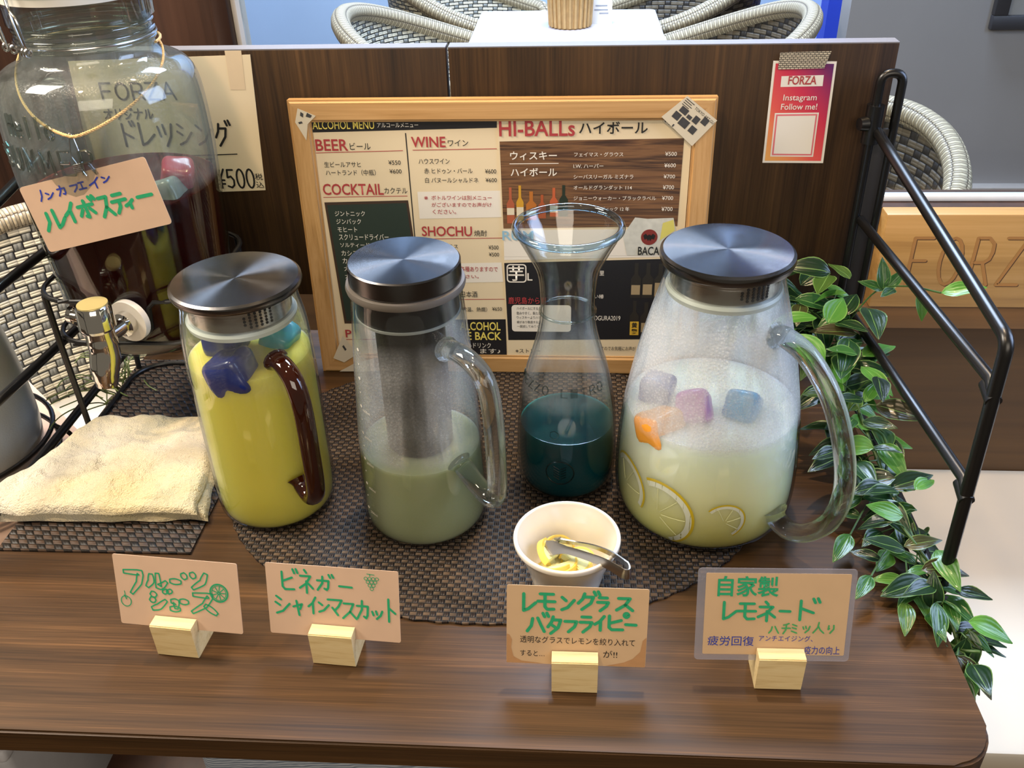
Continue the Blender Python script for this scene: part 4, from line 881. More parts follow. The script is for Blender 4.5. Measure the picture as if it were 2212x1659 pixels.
tape(mm([(-292.8, 319.6), (-297.3, 305), (-287.5, 285.5), (-283.8, 303), (-274, 311.7)]), MTp, 'torn printed tape piece on the top left corner of the menu board', marks=[mm([(-291, 312), (-288, 310), (-287, 314), (-290, 316)]), mm([(-285, 311), (-280, 309.5), (-278, 312), (-283, 315)]), mm([(-293, 303), (-289, 304), (-290, 306), (-294, 305)])])
tape(mm([(-273.9, 50.1), (-288.8, 19.7), (-276, 14), (-257.6, 26.4)]), MTp, 'crumpled pale tape at the lower left side of the menu board', marks=[mm([(-276, 36), (-273, 30), (-271, 32), (-274, 38)])])
tape(mm([(-265, 12), (-283.4, 1.4), (-238.8, 1.9), (-238.2, 20.2)]), MTp, 'crumpled pale tape on the bottom rail of the menu board')

# notice sheet on the left board
MP = frame_mat((0, .9993, 0), (1, 0, 0), (0, 0, 1))
t = thing('notice_sheet', 'cream handwritten price notice taped to the board behind the tea jar', 'notice', (-.45, .999, .215))
P_ = mm([(-553, 214), (-455, 214), (-352.5, 217.8), (-343.4, 368.9), (-545, 364)])
b = nb(); prism(b, P_, MP, .0005); obj('paper', b, m_paper, t, True, 0)
b = nb()
def kword(b, s, x, y, w, h, pen, M, gap=.15):
    n = len(s); cw = w/(n+(n-1)*gap)
    for i, ch in enumerate(s):
        if ch in K: put_kana(b, ch, M, x+i*cw*(1+gap), y, cw, h, pen)
for s, x, y, w, h, pen in (('FORZA', -.5185, .3224, .0847, .018, .0022), ('オリジナル', -.520, .3008, .0554, .0118, .0016), ('ドレッシング', -.5080, .2703, .128, .0273, .0026), ('¥500', -.4072, .2207, .0444, .0221, .0022)): kword(b, s, x, y, w, h, pen, MP)
put_text(b, '円', MP, -.4148, .2395, .0108, .0163, 0, .0004); put_text(b, '税', MP, -.3621, .2300, .0090, .0078, .01, .0004); put_text(b, '込', MP, -.3621, .2205, .0090, .0078, .01, .0004)
put_line(b, mm([(-492.6, 257.2), (-377.9, 260.6)]), MP, .0012)
obj('marker_lettering', b, m_ink, t, True, 0, recalc=False)
tape(mm([(-371.6, 332.2), (-355.2, 332.1), (-352.3, 373.2), (-370.3, 373.2)]), MP, 'beige tape strip holding the top of the handwritten price notice', m_tape)

# social media card
t = thing('promotion_card', 'small pink orange gradient card taped to the right end of the walnut board', 'card', (.24, .999, .2475))
b = nb(); prism(b, mm([(208, 248.4), (273.4, 247.8), (270.7, 355.7), (206.2, 357)]), MP, .0005); obj('paper', b, m_pwhite, t, True, 0)
mg = NT('gradient_print'); tc_ = mg.n('ShaderNodeTexCoord'); s_ = mg.n('ShaderNodeSeparateXYZ'); mg.l(tc_.outputs['Generated'], s_.inputs[0])
f_ = mg.math('ADD', mg.math('MULTIPLY', s_.outputs[0], .42), mg.math('MULTIPLY', s_.outputs[2], .58))
p_ = mg.pr(Base_Color=mg.ramp(f_, [(.05, C('#e8a85c')), (.35, C('#dd5a52')), (.62, C('#c8324f')), (.95, C('#5a2560'))]), Roughness=.4); mg = mg.end(p_.outputs[0])
sheet_print(t, 'gradient_print', mg, [mm([(210.3, 250.8), (270.6, 250.3), (268.2, 353.4), (208.9, 354.4)])], MP, .0002)
sheet_print(t, 'white_box', m_pwhite, [mm([(216.8, 330.3), (260, 330.9), (259.6, 342.2), (216.4, 341.4)]), mm([(215.5, 255.5), (261.5, 255), (260.5, 303.2), (214.5, 303)])], MP, .0003)
sheet_print(t, 'pink_box', plain('#d9717a', .5), [mm([(217, 257), (260, 256.5), (259.1, 301.8), (216, 301.5)])], MP, .0004)
sheet_print(t, 'blank_square', m_pwhite, [mm([(218.7, 258.7), (258.4, 258.2), (257.5, 300.1), (217.7, 299.8)])], MP, .0005)
letters(t, IG, MP, .0006, ('R', 'W'))
tape(mm([(211.6, 348.3), (258.6, 349.3), (263.4, 366.3), (211.7, 365.5)]), frame_mat((0, .9985, 0), (1, 0, 0), (0, 0, 1)), 'grid patterned tape strip over the top of the pink orange card', m_washi)

# ================================================================== name cards on wooden blocks
_t = NT('laminate_film'); _a = _t.n('ShaderNodeBsdfTransparent'); _a.inputs[0].default_value = C('#f2f2f6'); _d = _t.n('ShaderNodeBsdfDiffuse'); _d.inputs[0].default_value = C('#b9b6c0'); _g = _t.n('ShaderNodeBsdfGlossy'); _g.inputs['Roughness'].default_value = .15
m_film = _t.end(_t.mixs(.08, _t.mixs(.28, _a.outputs[0], _d.outputs[0]), _g.outputs[0]))
def card_stand(i, bx, by, rz, side, cxy, cw, ch, crot, tilt, lab_b, lab_c, kraft, laminated=False, data=None, dims=None):
    t = thing('card_holder', lab_b, 'card holder', (bx, by, 0), rz, 'wooden card holder blocks')
    b = nb(); w, h = .0358, .0340
    # parallelogram block with a sawn slot that takes the card
    sl = math.tan(tilt); y0 = .0124
    poly = [(0, 0), (.030, 0), (.034, h), (y0+.0014, h), (y0+.0014-.013*sl, h-.013), (y0-.013*sl, h-.013), (y0, h), (0, h)]
    M = Matrix(((0, 0, 1, w/2), (1, 0, 0, 0), (0, 1, 0, 0), (0, 0, 0, 1)))
    prism(b, poly, M, w); bmesh.ops.bevel(b, geom=[e for e in b.edges if abs(e.verts[0].co.x-e.verts[1].co.x) > .01], offset=.0008, segments=2, affect='EDGES')
    obj('block', b, m_block, t, smooth=30)
    U = Vector((math.cos(crot), math.sin(crot), math.tan(math.radians(dims[2])) if len(dims) > 2 else 0)); V = Vector((-math.sin(crot)*math.sin(tilt), math.cos(crot)*math.sin(tilt), math.cos(tilt)))
    Mc = frame_mat(cxy, U, V)
    c = thing('name_card', lab_c, 'card', cxy, 0, 'drink name cards')
    if laminated:
        b = nb(); prism(b, rrect(0, 0, cw, ch, .003, 3), Mc, .0005); obj('laminate', b, m_film, c, True, 0)
        b = nb(); prism(b, rrect(.0062, .0052, .112*cw/.116, .0778*ch/.082, .001, 2), Mc @ Matrix.Translation((0, 0, .00012)), .0003); obj('paper', b, kraft, c, True, 0)
    else:
        b = nb(); prism(b, rrect(0, 0, cw, ch, .0015, 2), Mc, .0005); obj('paper', b, kraft, c, True, 0)
    fx, fy = cw/dims[0], ch/dims[1]
    return c, Mc, (lambda e: (e[0], e[1]*fx, e[2]*fy, e[3]*fx, e[4]*fy))
def write(c, Mc, sc, rows, mat, pen, name, hollow=False, lift=0):
    b = nb(); M = Mc @ Matrix.Translation((0, 0, lift))
    for e in rows:
        s, x, y, w, h = sc(e)
        if s in K: put_kana(b, s, M, x, y, w, h, pen, hollow)
        else: put_text(b, s, M, x, y, w, h, .0 if mat is not m_green else .02, .0004)
    return obj(name, b, mat, c, True, 0, recalc=False)
T1 = math.radians(15)
c, Mc, sc = card_stand(0, -.3219, .5068, math.radians(-4.95), 0, (-.371, .5212, .0225), .1070, .0645, math.radians(-4.95), T1,
    'pine block holding the fruit juice card, first from the left', 'brown card with outlined green letters, an apple and an orange drawn on it', m_kraft, data=C1, dims=(105, 67, .5))
write(c, Mc, sc, C1[:8], m_green, .0012, 'green_lettering', True)
b = nb()
def circ(b, cx, cy_, r, M, pen, ry=None, n=28): put_line(b, [(cx+r*math.cos(2*PI*k/n), cy_+(ry or r)*math.sin(2*PI*k/n)) for k in range(n+1)], M, pen)
ax_, ay_ = .0072, .0225; circ(b, ax_, ay_-.0008, .0044, Mc, .0008, .0048); put_line(b, [(ax_, ay_+.003), (ax_-.0005, ay_+.0085)], Mc, .0007); put_line(b, [(ax_-.0012, ay_+.005), (ax_+.0003, ay_+.001), (ax_+.0012, ay_+.003)], Mc, .0006)
ox_, oy_ = .0895, .0365; circ(b, ox_, oy_, .0074, Mc, .0014, .0080); circ(b, ox_, oy_, .0060, Mc, .0006, .0066)
for k in range(9): put_line(b, [(ox_+.0008*math.cos(k*.698), oy_+.0008*math.sin(k*.698)), (ox_+.0055*math.cos(k*.698), oy_+.006*math.sin(k*.698))], Mc, .0008)
obj('green_drawing', b, m_green, c, True, 0, recalc=False)
c, Mc, sc = card_stand(1, -.1895, .5028, math.radians(-4), 0, (-.2429, .5163, .0217), .1095, .0645, math.radians(-4.06), T1,
    'pine block holding the muscat vinegar card, second from the left', 'brown card with solid green letters and a small bunch of grapes drawn on it', m_kraft, data=C2, dims=(108, 67, .4))
write(c, Mc, sc, [e for e in C2 if e[0] != 'grape'], m_green, .0019, 'green_lettering')
b = nb()
gx, gy = .0875, .0565
for row, n in enumerate((4, 3, 2, 1)):
    for k in range(n): circ(b, gx+(k-(n-1)/2)*.0030, gy-row*.0030, .0014, Mc, .0005, n=12)
put_line(b, [(gx-.0012, gy+.0022), (gx-.0012, gy+.0042)], Mc, .0006); put_line(b, [(gx-.0035, gy+.0042), (gx+.0025, gy+.0036)], Mc, .0006)
obj('green_drawing', b, m_green, c, True, 0, recalc=False)
c, Mc, sc = card_stand(2, .0063, .4831, 0, 0, (-.0473, .4927, .0218), .1086, .0690, math.radians(.16), T1,
    'pine block holding the lemongrass card in front of the white bowl', 'water stained brown card with two lines of green letters and small black writing', m_kraft2, data=C3, dims=(110, 71, -.9))
write(c, Mc, sc, C3[:13], m_green, .0026, 'green_lettering')
write(c, Mc, sc, C3[13:], m_ink, .0008, 'black_lettering')
b = nb()
W3, H3 = .1086, .0690
put_poly(b, [(.0002, .0003), (.030, .0003), (.012, .0022), (.0055, .006), (.0036, .014), (.0042, .021), (.0022, .0255), (.0002, .026)], Mc, .0002)
put_poly(b, [(.078, .0003), (W3-.0003, .0003), (W3-.0003, .027), (W3-.003, .024), (W3-.0045, .014), (W3-.010, .0075), (.092, .0040)], Mc, .0002)
obj('stain', b, plain('#ab8055', .8, var=.1, scale=200), c, True, 0, recalc=False)
c, Mc, sc = card_stand(3, .1655, .4923, math.radians(.5), 0, (.0997, .5011, .0221), .1190, .0804, math.radians(.8), T1,
    'pine block holding the laminated card, rightmost of the four', 'laminated kraft card with green and blue handwriting in a clear border', m_kraft2, True, data=C4, dims=(116, 82, .3))
write(c, Mc, sc, C4[:6], m_green, .0023, 'green_lettering', lift=.0002)
write(c, Mc, sc, C4[6:12], plain('#3f9a58', .6), .0012, 'small_green_lettering', lift=.0002)
write(c, Mc, sc, C4[12:15], m_blue, .001, 'blue_lettering', lift=.0002)

# ================================================================== bowl with lemon and tongs
t = thing('white_bowl', 'small white ceramic bowl of lemon slices on the placemat edge', 'bowl', (-.001, .604, ZM))
pb = resample([(.028, 0), (.0300, .001), (.0312, .006), (.0345, .020), (.0400, .036), (.0440, .0465), (.0462, .0485), (.0466, .051), (.0462, .0530), (.0448, .0538), (.0432, .0528), (.0420, .049), (.0375, .036), (.0320, .018), (.0260, .009), (.012, .007)], 4)
b = nb(); lathe(b, [(0, 0)]+pb+[(0, .007)], 72); obj('bowl', b, m_white, t, smooth=60)
m_wedge = plain('#f1e6a4', .3, var=.15, scale=150, Subsurface_Weight=.15); m_peel = plain('#eccb58', .35, var=.08)
rnd = random.Random(4)
wl = ['lemon wedge at the front of the white bowl', 'lemon wedge leaning on the left wall of the white bowl', 'lemon wedge under the tongs tip in the white bowl', 'lemon wedge with orange peel under the tongs arm in the bowl', 'lemon wedge at the back middle of the white bowl', 'lemon wedge at the right front of the white bowl', 'pale lemon wedge lying lowest at the centre of the bowl', 'pale lemon wedge against the left front wall of the bowl', 'pale lemon wedge below the tongs bend side of the bowl']
for i, (dx, dy, dz, rx, ry, rz) in enumerate([(-.006, -.006, .0270, 12, 8, 200), (-.012, .006, .0260, 42, -35, 120), (-.008, .000, .0300, 25, 18, 60), (.008, -.004, .0265, -18, 12, 330), (-.006, .010, .0240, 50, 5, 30), (.006, -.008, .0280, 10, -12, 300), (0, -.004, .0220, 5, 5, 90), (-.010, -.006, .0265, 16, 22, 150), (.010, -.002, .0250, 10, -14, 10)]):
    w_ = thing('lemon_wedge', wl[i], 'lemon wedge', (-.001+dx, .604+dy, ZM+dz), group='lemon wedges in the white bowl'); w_.rotation_euler = [math.radians(a) for a in (rx, ry, rz)]
    A = [PI*k/16 for k in range(17)]; rad = .0158
    b = nb(); P = [(rad*math.cos(a), rad*math.sin(a)) for a in A]; Q = [(rad*.88*math.cos(a), rad*.88*math.sin(a)) for a in A]
    prism(b, P+Q[::-1], Matrix.Identity(4), .006); obj('peel', b, m_peel, w_)
    b = nb(); prism(b, Q, Matrix.Translation((0, 0, -.0003)), .0054); bmesh.ops.bevel(b, geom=[e for e in b.edges if e.calc_length() > .02], offset=.001, segments=2, affect='EDGES'); obj('flesh', b, m_wedge, w_)
m_tongs = plain('#9a9690', .24, 1.0, var=.08)
t = thing('tongs', 'small stainless steel tongs resting in the white bowl', 'tongs', (.03, .58, .055))
def blade(pts, widths, ups, th=.0011):
    b = nb(); P = smooth_path(pts, 6); n = len(P); L = []
    for i, p in enumerate(P):
        f = i/(n-1); q = f*(len(widths)-1); k = min(int(q), len(widths)-2); w = widths[k]+(widths[k+1]-widths[k])*(q-k)
        q = f*(len(ups)-1); k = min(int(q), len(ups)-2); up = Vector(ups[k]).lerp(Vector(ups[k+1]), q-k)
        T = (P[min(i+1, n-1)]-P[max(i-1, 0)]).normalized(); side = T.cross(up).normalized(); nn = side.cross(T).normalized()
        L.append([b.verts.new(p+side*(w*s)+nn*h) for s, h in ((-.5, 0), (0, .0005), (.5, 0), (.5, -th), (-.5, -th))])
    for a, c in zip(L[:-1], L[1:]):
        for k in range(5): b.faces.new((a[k], a[(k+1) % 5], c[(k+1) % 5], c[k]))
    b.faces.new(L[0]); b.faces.new(L[-1][::-1]); return b
oF, oB, oE = (-.60, -.75, .25), (.60, .75, .25), (.78, -.62, .1)
obj('arm', blade([(-.0205, .6085, .0375), (-.014, .6035, .041), (-.002, .595, .047), (.016, .5795, .0545), (.032, .5665, .0585), (.0420, .5585, .0585)], [.012, .0130, .0065, .0070, .0082, .0090], [(-.35, -.5, .75), (-.4, -.55, .7), (-.5, -.65, .5), oF, oF]), m_tongs, t, True)
obj('arm', blade([(-.0085, .6160, .0385), (-.003, .612, .042), (.010, .603, .048), (.025, .590, .0555), (.039, .5775, .0590), (.0475, .5690, .0590)], [.011, .0125, .0060, .0068, .0080, .0090], [(.25, .75, .55), (.3, .7, .5), (.45, .7, .4), oB, oB]), m_tongs, t, True)
obj('bend', blade([(.0420, .5585, .0585), (.0455, .5558, .0583), (.0492, .5555, .0580), (.0515, .5578, .0580), (.0515, .5615, .0582), (.0500, .5655, .0587), (.0475, .5690, .0590)], [.0090, .0095, .0098, .0098, .0098, .0095, .0090], [oF, (-.1, -1, .1), oE, (1, -.1, .1), (.9, .4, .1), oB]), m_tongs, t, True)
b = nb()
for (ox, oy, oz), d in (((-.0205, .6085, .0372), (-.9, .35)), ((-.0085, .6160, .0382), (-.9, .35))):
    for k in (-1, 0, 1):
        p = Vector((ox, oy, oz)); s = Vector((.35, .9, 0)).normalized()*.0038*k
        v = [b.verts.new(p+s+Vector(q)) for q in ((.0008, -.0020, .0), (.0008, .0020, 0), (-.0042, .0012, -.0025))]; b.faces.new(v)
        v2 = [b.verts.new(p+s+Vector(q)+Vector((0, 0, -.0009))) for q in ((.0008, -.0020, .0), (.0008, .0020, 0), (-.0042, .0012, -.0025))]; b.faces.new(v2[::-1])
        for a in range(3): b.faces.new((v[a], v2[a], v2[(a+1) % 3], v[(a+1) % 3]))
obj('teeth', b, m_tongs, t, True)

# ================================================================== folded cloth
from mathutils import noise as mnoise
def cloth_layer(b, quad, z0, H, seed, nx=110, ny=80, amp=.0030):
    Q = [Vector(q) for q in quad]; top = []; bot = []
    for j in range(ny+1):
        r1, r2 = [], []
        for i in range(nx+1):
            u, v = i/nx, j/ny; p = Q[0]*(1-u)*(1-v)+Q[1]*u*(1-v)+Q[2]*u*v+Q[3]*(1-u)*v
            s, t_ = 2*u-1, 2*v-1
            e = max(0, 1-abs(s)**14)**.5*max(0, 1-abs(t_)**11)**.5
            n = mnoise.noise(Vector((p.x*22, p.y*22, seed)))*.9+mnoise.noise(Vector((p.x*60+p.y*30, p.y*70, seed+5)))*.45+mnoise.noise(Vector((p.x*14+p.y*26, seed*3, 1)))*.6
            wob = Vector((mnoise.noise(Vector((v*5, seed, 2))), mnoise.noise(Vector((u*6, seed, 7))), 0))*.0055
            r1.append(b.verts.new((p.x+wob.x, p.y+wob.y, z0+H*(.12+.88*e)+n*amp*2.4*e)))
            r2.append(b.verts.new((p.x+wob.x, p.y+wob.y, z0+.0004+(.06*H)*(1-e))))
        top.append(r1); bot.append(r2)
    for j in range(ny):
        for i in range(nx):
            b.faces.new((top[j][i], top[j][i+1], top[j+1][i+1], top[j+1][i])); b.faces.new((bot[j][i], bot[j+1][i], bot[j+1][i+1], bot[j][i+1]))
    for j in range(ny):
        b.faces.new((top[j][0], top[j+1][0], bot[j+1][0], bot[j][0])); b.faces.new((top[j][nx], bot[j][nx], bot[j+1][nx], top[j+1][nx]))
    for i in range(nx):
        b.faces.new((top[0][i], bot[0][i], bot[0][i+1], top[0][i+1])); b.faces.new((top[ny][i], top[ny][i+1], bot[ny][i+1], bot[ny][i]))
mt_ = NT('towel_cloth'); v_ = mt_.coord(); big = mt_.ramp(mt_.noise(v_, 9, 3), [(.35, C('#ccc6b8')), (.65, C('#cfc198'))])
p_ = mt_.pr(Base_Color=big, Roughness=.95, Sheen_Weight=.3); hb = mt_.math('ADD', mt_.noise(v_, 700, 2), mt_.math('MULTIPLY', mt_.noise(v_, 120, 4), 2.2)); mt_.l(mt_.bump(hb, .9, .0026), p_.inputs['Normal']); m_towel = mt_.end(p_.outputs[0])
t = thing('folded_cloth', 'folded off white cotton cloth lying left of the yellow juice pitcher', 'cloth', (-.46, .74, .0022))
b = nb(); cloth_layer(b, [(-.585, .664, 0), (-.352, .671, 0), (-.388, .828, 0), (-.520, .828, 0)], .0024, .013, 3.1); obj('lower_fold', b, m_towel, t, True, 60)
b = nb(); cloth_layer(b, [(-.588, .661, 0), (-.358, .667, 0), (-.390, .824, 0), (-.524, .824, 0)], .0142, .014, 8.7); obj('upper_fold', b, m_towel, t, True, 60)

# ================================================================== leaf garland
ml = NT('artificial_leaf'); gi_ = ml.n('ShaderNodeNewGeometry'); uvn = ml.n('ShaderNodeTexCoord'); s_ = ml.n('ShaderNodeSeparateXYZ'); ml.l(uvn.outputs['UV'], s_.inputs[0])
ac = ml.math('ABSOLUTE', ml.math('SUBTRACT', s_.outputs[0], .5))
vein = ml.math('SINE', ml.math('ADD', ml.math('MULTIPLY', ac, 34.0), ml.math('MULTIPLY', s_.outputs[1], -6.0)))
edge_ = ml.math('GREATER_THAN', ac, .455); mid_ = ml.math('LESS_THAN', ac, .02)
base = ml.ramp(gi_.outputs['Random Per Island'], [(.0, C('#0f2414')), (.4, C('#1b3b1f')), (.62, C('#2f5c27')), (.8, C('#559036')), (.93, C('#36331d'))])
lt = ml.mix(ml.math('MULTIPLY', ml.math('ADD', edge_, mid_), .5), base, C('#86b060'))
p_ = ml.pr(Base_Color=lt, Roughness=.32, Coat_Weight=.15); ml.l(ml.bump(vein, .2, .0005), p_.inputs['Normal'])
tl_ = ml.n('ShaderNodeBsdfTranslucent'); ml.l(lt, tl_.inputs[0]); m_leaf = ml.end(ml.mixs(.18, p_.outputs[0], tl_.outputs[0]))
m_stem = plain('#3a5a2a', .5)
def leaf(b, uvl, base, d, up, L, wd=.46, droop=.35, cup=.16):
    d = Vector(d).normalized(); up = Vector(up); side = d.cross(up).normalized(); up = side.cross(d).normalized()
    nL, nW = 9, 4; th = .0003; rows = []
    for i in range(nL+1):
        s = i/nL; hw = L*wd*.5*(math.sin(PI*min(1, s**.82))**.85)*(1-.25*s)
        if i in (0, nL): hw = .0003
        c = Vector(base)+d*(L*s)-up*(droop*L*s*s)
        row = []
        for j in range(nW+1):
            q = (j/nW-.5)*2; row.append(b.verts.new(c+side*(hw*q)+up*(abs(q)*hw*cup*2+.0006*math.sin(s*9+q*3))))
        rows.append(row)
    for i in range(nL):
        for j in range(nW):
            f = b.faces.new((rows[i][j], rows[i][j+1], rows[i+1][j+1], rows[i+1][j]))
            for l, (a, c_) in zip(f.loops, ((i, j), (i, j+1), (i+1, j+1), (i+1, j))): l[uvl].uv = (c_/nW, a/nL)
rnd = random.Random(12)
path = smooth_path([(.225, .985, .090), (.262, .955, .096), (.285, .91, .094), (.288, .86, .085), (.291, .80, .066), (.296, .74, .050), (.303, .68, .036), (.311, .62, .022), (.317, .580, .012), (.322, .553, .000), (.325, .535, -.016)], 8)
t = thing('leaf_garland', 'artificial green leaf garland trailing along the right counter edge', 'garland', (.29, .75, 0))
stems = nb(); tube(stems, path, .0018, 7)
p2 = [p+Vector((.012*math.sin(i*.35), .010*math.cos(i*.3), .008*math.sin(i*.5+1))) for i, p in enumerate(path)]; tube(stems, p2[:-4], .0014, 7)
lb = nb(); uvl = lb.loops.layers.uv.new('UVMap'); N = len(path)
nleaf = 215
for k in range(nleaf):
    s = (k+.5)/nleaf; s = s**1.45; f = s*(N-1); i = int(f); p = path[i].lerp(path[min(i+1, N-1)], f-i)
    bush = (1-s)**.9
    off = Vector((rnd.uniform(-1, .75)*(.008+.042*bush), rnd.uniform(-1, 1)*.018, rnd.uniform(-.75, .8)*(.006+.052*bush)))
    bp = p+off
    L = rnd.uniform(.034, .056)*(1-.28*s)
    a = rnd.uniform(0, 2*PI)
    d = Vector((math.cos(a)*1.0+(-.15), math.sin(a)*.9-.35, rnd.uniform(-.35, .45)))
    if s > .80: d = Vector((rnd.uniform(-.2, .9), rnd.uniform(-.9, .2), rnd.uniform(-.9, .1)))
    d.normalize(); tip = bp+d*L
    if bp.x < .312 and bp.y > .435 and (tip.z-.3*L < .004): 
        if tip.x < .318: d.z = max(d.z, (.006+.3*L-bp.z)/L); bp.z = max(bp.z, .010)
    if tip.y > .992: d.y -= (tip.y-.992)/L*1.2
    up = Vector((rnd.uniform(-.4, .4), rnd.uniform(-.6, .2), 1))
    leaf(lb, uvl, bp, d, up, L, rnd.uniform(.48, .62), rnd.uniform(.05, .4), rnd.uniform(.08, .22))
    if k % 2 == 0 and bush > .02: tube(stems, [p, p.lerp(bp, .5)+Vector((0, 0, .003)), bp], .0007, 5)
# the sprig that lifts above the frame rail, and side shoots over the counter
sp = smooth_path([(.300, .90, .105), (.318, .885, .150), (.332, .845, .176), (.343, .79, .197)], 6); tube(stems, sp, .0009, 6)
for bp, d, L, up in (((.322, .877, .155), (-.1, .3, 1), .034, (0, -1, .2)), ((.322, .877, .155), (-.9, .2, .35), .027, (0, -.6, 1)), ((.322, .877, .155), (.7, .2, .7), .030, (0, -1, .5)), ((.343, .79, .197), (.9, -.25, .35), .038, (0, -.5, 1)), ((.337, .82, .186), (.1, -.4, -.9), .032, (0, -1, .2)), ((.327, .86, .165), (-.5, -.5, .1), .026, (0, -.3, 1))):
    leaf(lb, uvl, bp, d, up, L, .48, .12, .15)
for q0, q1, L in (((.288, .70, .022), (.258, .655, .018), .038), ((.290, .64, .02), (.262, .60, .02), .032), ((.297, .62, .02), (.285, .575, .015), .034), ((.300, .76, .05), (.262, .735, .055), .036), ((.296, .82, .06), (.262, .80, .075), .036)):
    a, c_ = Vector(q0), Vector(q1); tube(stems, [a, (a+c_)/2+Vector((0, 0, .006)), c_], .0008, 5)
    leaf(lb, uvl, c_, (c_-a)+Vector((0, 0, .004)), (0, -.3, 1), L, .48, .15, .15)
    leaf(lb, uvl, (a+c_)/2, (c_-a).cross(Vector((0, 0, 1)))+Vector((0, -.01, .004)), (0, -.3, 1), L*.85, .48, .15, .15)
obj('stem', stems, m_stem, t, True)
me_ = obj('foliage', lb, m_leaf, t, True, 60, recalc=False)

# thin fern at the left edge
t = thing('fern_sprig', 'thin stringy green fern sprig behind the left rail below the tap', 'plant', (-.57, .97, -.06))
b = nb(); rnd = random.Random(5)
for k in range(34):
    p0 = Vector((-.568+rnd.uniform(-.012, .022), .965+rnd.uniform(-.03, .03), -.055)); q = [p0]
    d = Vector((rnd.uniform(-.3, .3), rnd.uniform(-.4, .1), 1))
    for i in range(9): d += Vector((rnd.uniform(-.35, .35), rnd.uniform(-.35, .35), -.12)); q.append(q[-1]+d.normalized()*.013)
    tube(b, smooth_path(q, 2), .0008, 5)
obj('fronds', b, plain('#5d6b3c', .5, var=.3, scale=200), t, True)
b = nb(); lathe(b, [(0, -.10), (.028, -.10), (.034, -.055), (.030, -.055), (.026, -.09), (0, -.09)], 24, M=Matrix.Translation((-.565, .968, 0))); obj('pot', b, plain('#3b3028', .7), t, True)
# ================================================================== left side table and grey dispenser
t = thing('side_table', 'pale pinkish table lower than the counter at the left edge', 'table', (-.82, .95, -.8))
b = nb(); prism(b, [(-1.25, .45), (-.575, .45), (-.575, .88), (-.62, .935), (-.80, 1.10), (-1.25, 1.10)], Matrix.Translation((0, 0, -.10)), .022); obj('table_top', b, plain('#cfb3a2', .4, var=.04, scale=8), t, True)
for x, y in ((-1.2, .5), (-.66, .5), (-1.2, 1.05), (-.74, 1.0)):
    b = nb(); box(b, (x-.02, y-.02, -.8), (x+.02, y+.02, -.122), .003); obj('leg', b, m_dark, t, True)
t = thing('grey_dispenser', 'frosted grey drink container cut off by the left picture edge', 'drink dispenser', (-.722, .83, -.100))
pd = resample([(.070, .02), (.088, .028), (.097, .05), (.101, .09), (.099, .15), (.092, .21), (.080, .26), (.066, .29), (.060, .31)], 4)
b = nb(); lathe(b, [(0, .02)]+pd+[(0, .312)], 64); obj('body', b, plain('#9fa39f', .3, var=.06, scale=60, bump=.25, bscale=500, Coat_Weight=.3), t, smooth=60)
b = nb(); lathe(b, [(0, .31), (.064, .31), (.066, .318), (.06, .33), (0, .335)], 48); obj('lid', b, m_steel, t)
for z in (.075, .045):
    obj('wire_ring', tube(nb(), [(.113*math.cos(a*PI/24), .113*math.sin(a*PI/24), z) for a in range(48)], .003, 8, closed=True), m_wire, t)
for k in range(4):
    a = k*PI/2+.35; obj('leg', tube(nb(), rod_path([(.113*math.cos(a), .113*math.sin(a), .075), (.13*math.cos(a), .13*math.sin(a), .06), (.132*math.cos(a), .132*math.sin(a), 0)], .012), .0028, 8), m_wire, t)

# ================================================================== sign on the ledge
t = thing('wooden_sign', 'pale maple sign with engraved shop name on the brown ledge', 'sign', (.60, 1.275, -.068))
b = nb(); box(b, (.447, 1.262, -.068), (.80, 1.292, .0795), .002); obj('board', b, m_sign, t, True)
MSg = frame_mat((0, 1.262, 0), (1, 0, 0), (0, 0, 1)); b = nb(); b2 = nb()
for i, ch in enumerate('FORZA'):
    x0 = .489+i*.0440; put_kana(b, ch, MSg, x0, -.030, .0330, .074, .0046)
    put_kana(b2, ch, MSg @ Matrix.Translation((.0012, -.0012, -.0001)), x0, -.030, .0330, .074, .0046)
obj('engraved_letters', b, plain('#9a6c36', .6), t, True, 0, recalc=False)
obj('engraved_shade', b2, plain('#4a2d12', .6), t, True, 0, recalc=False)

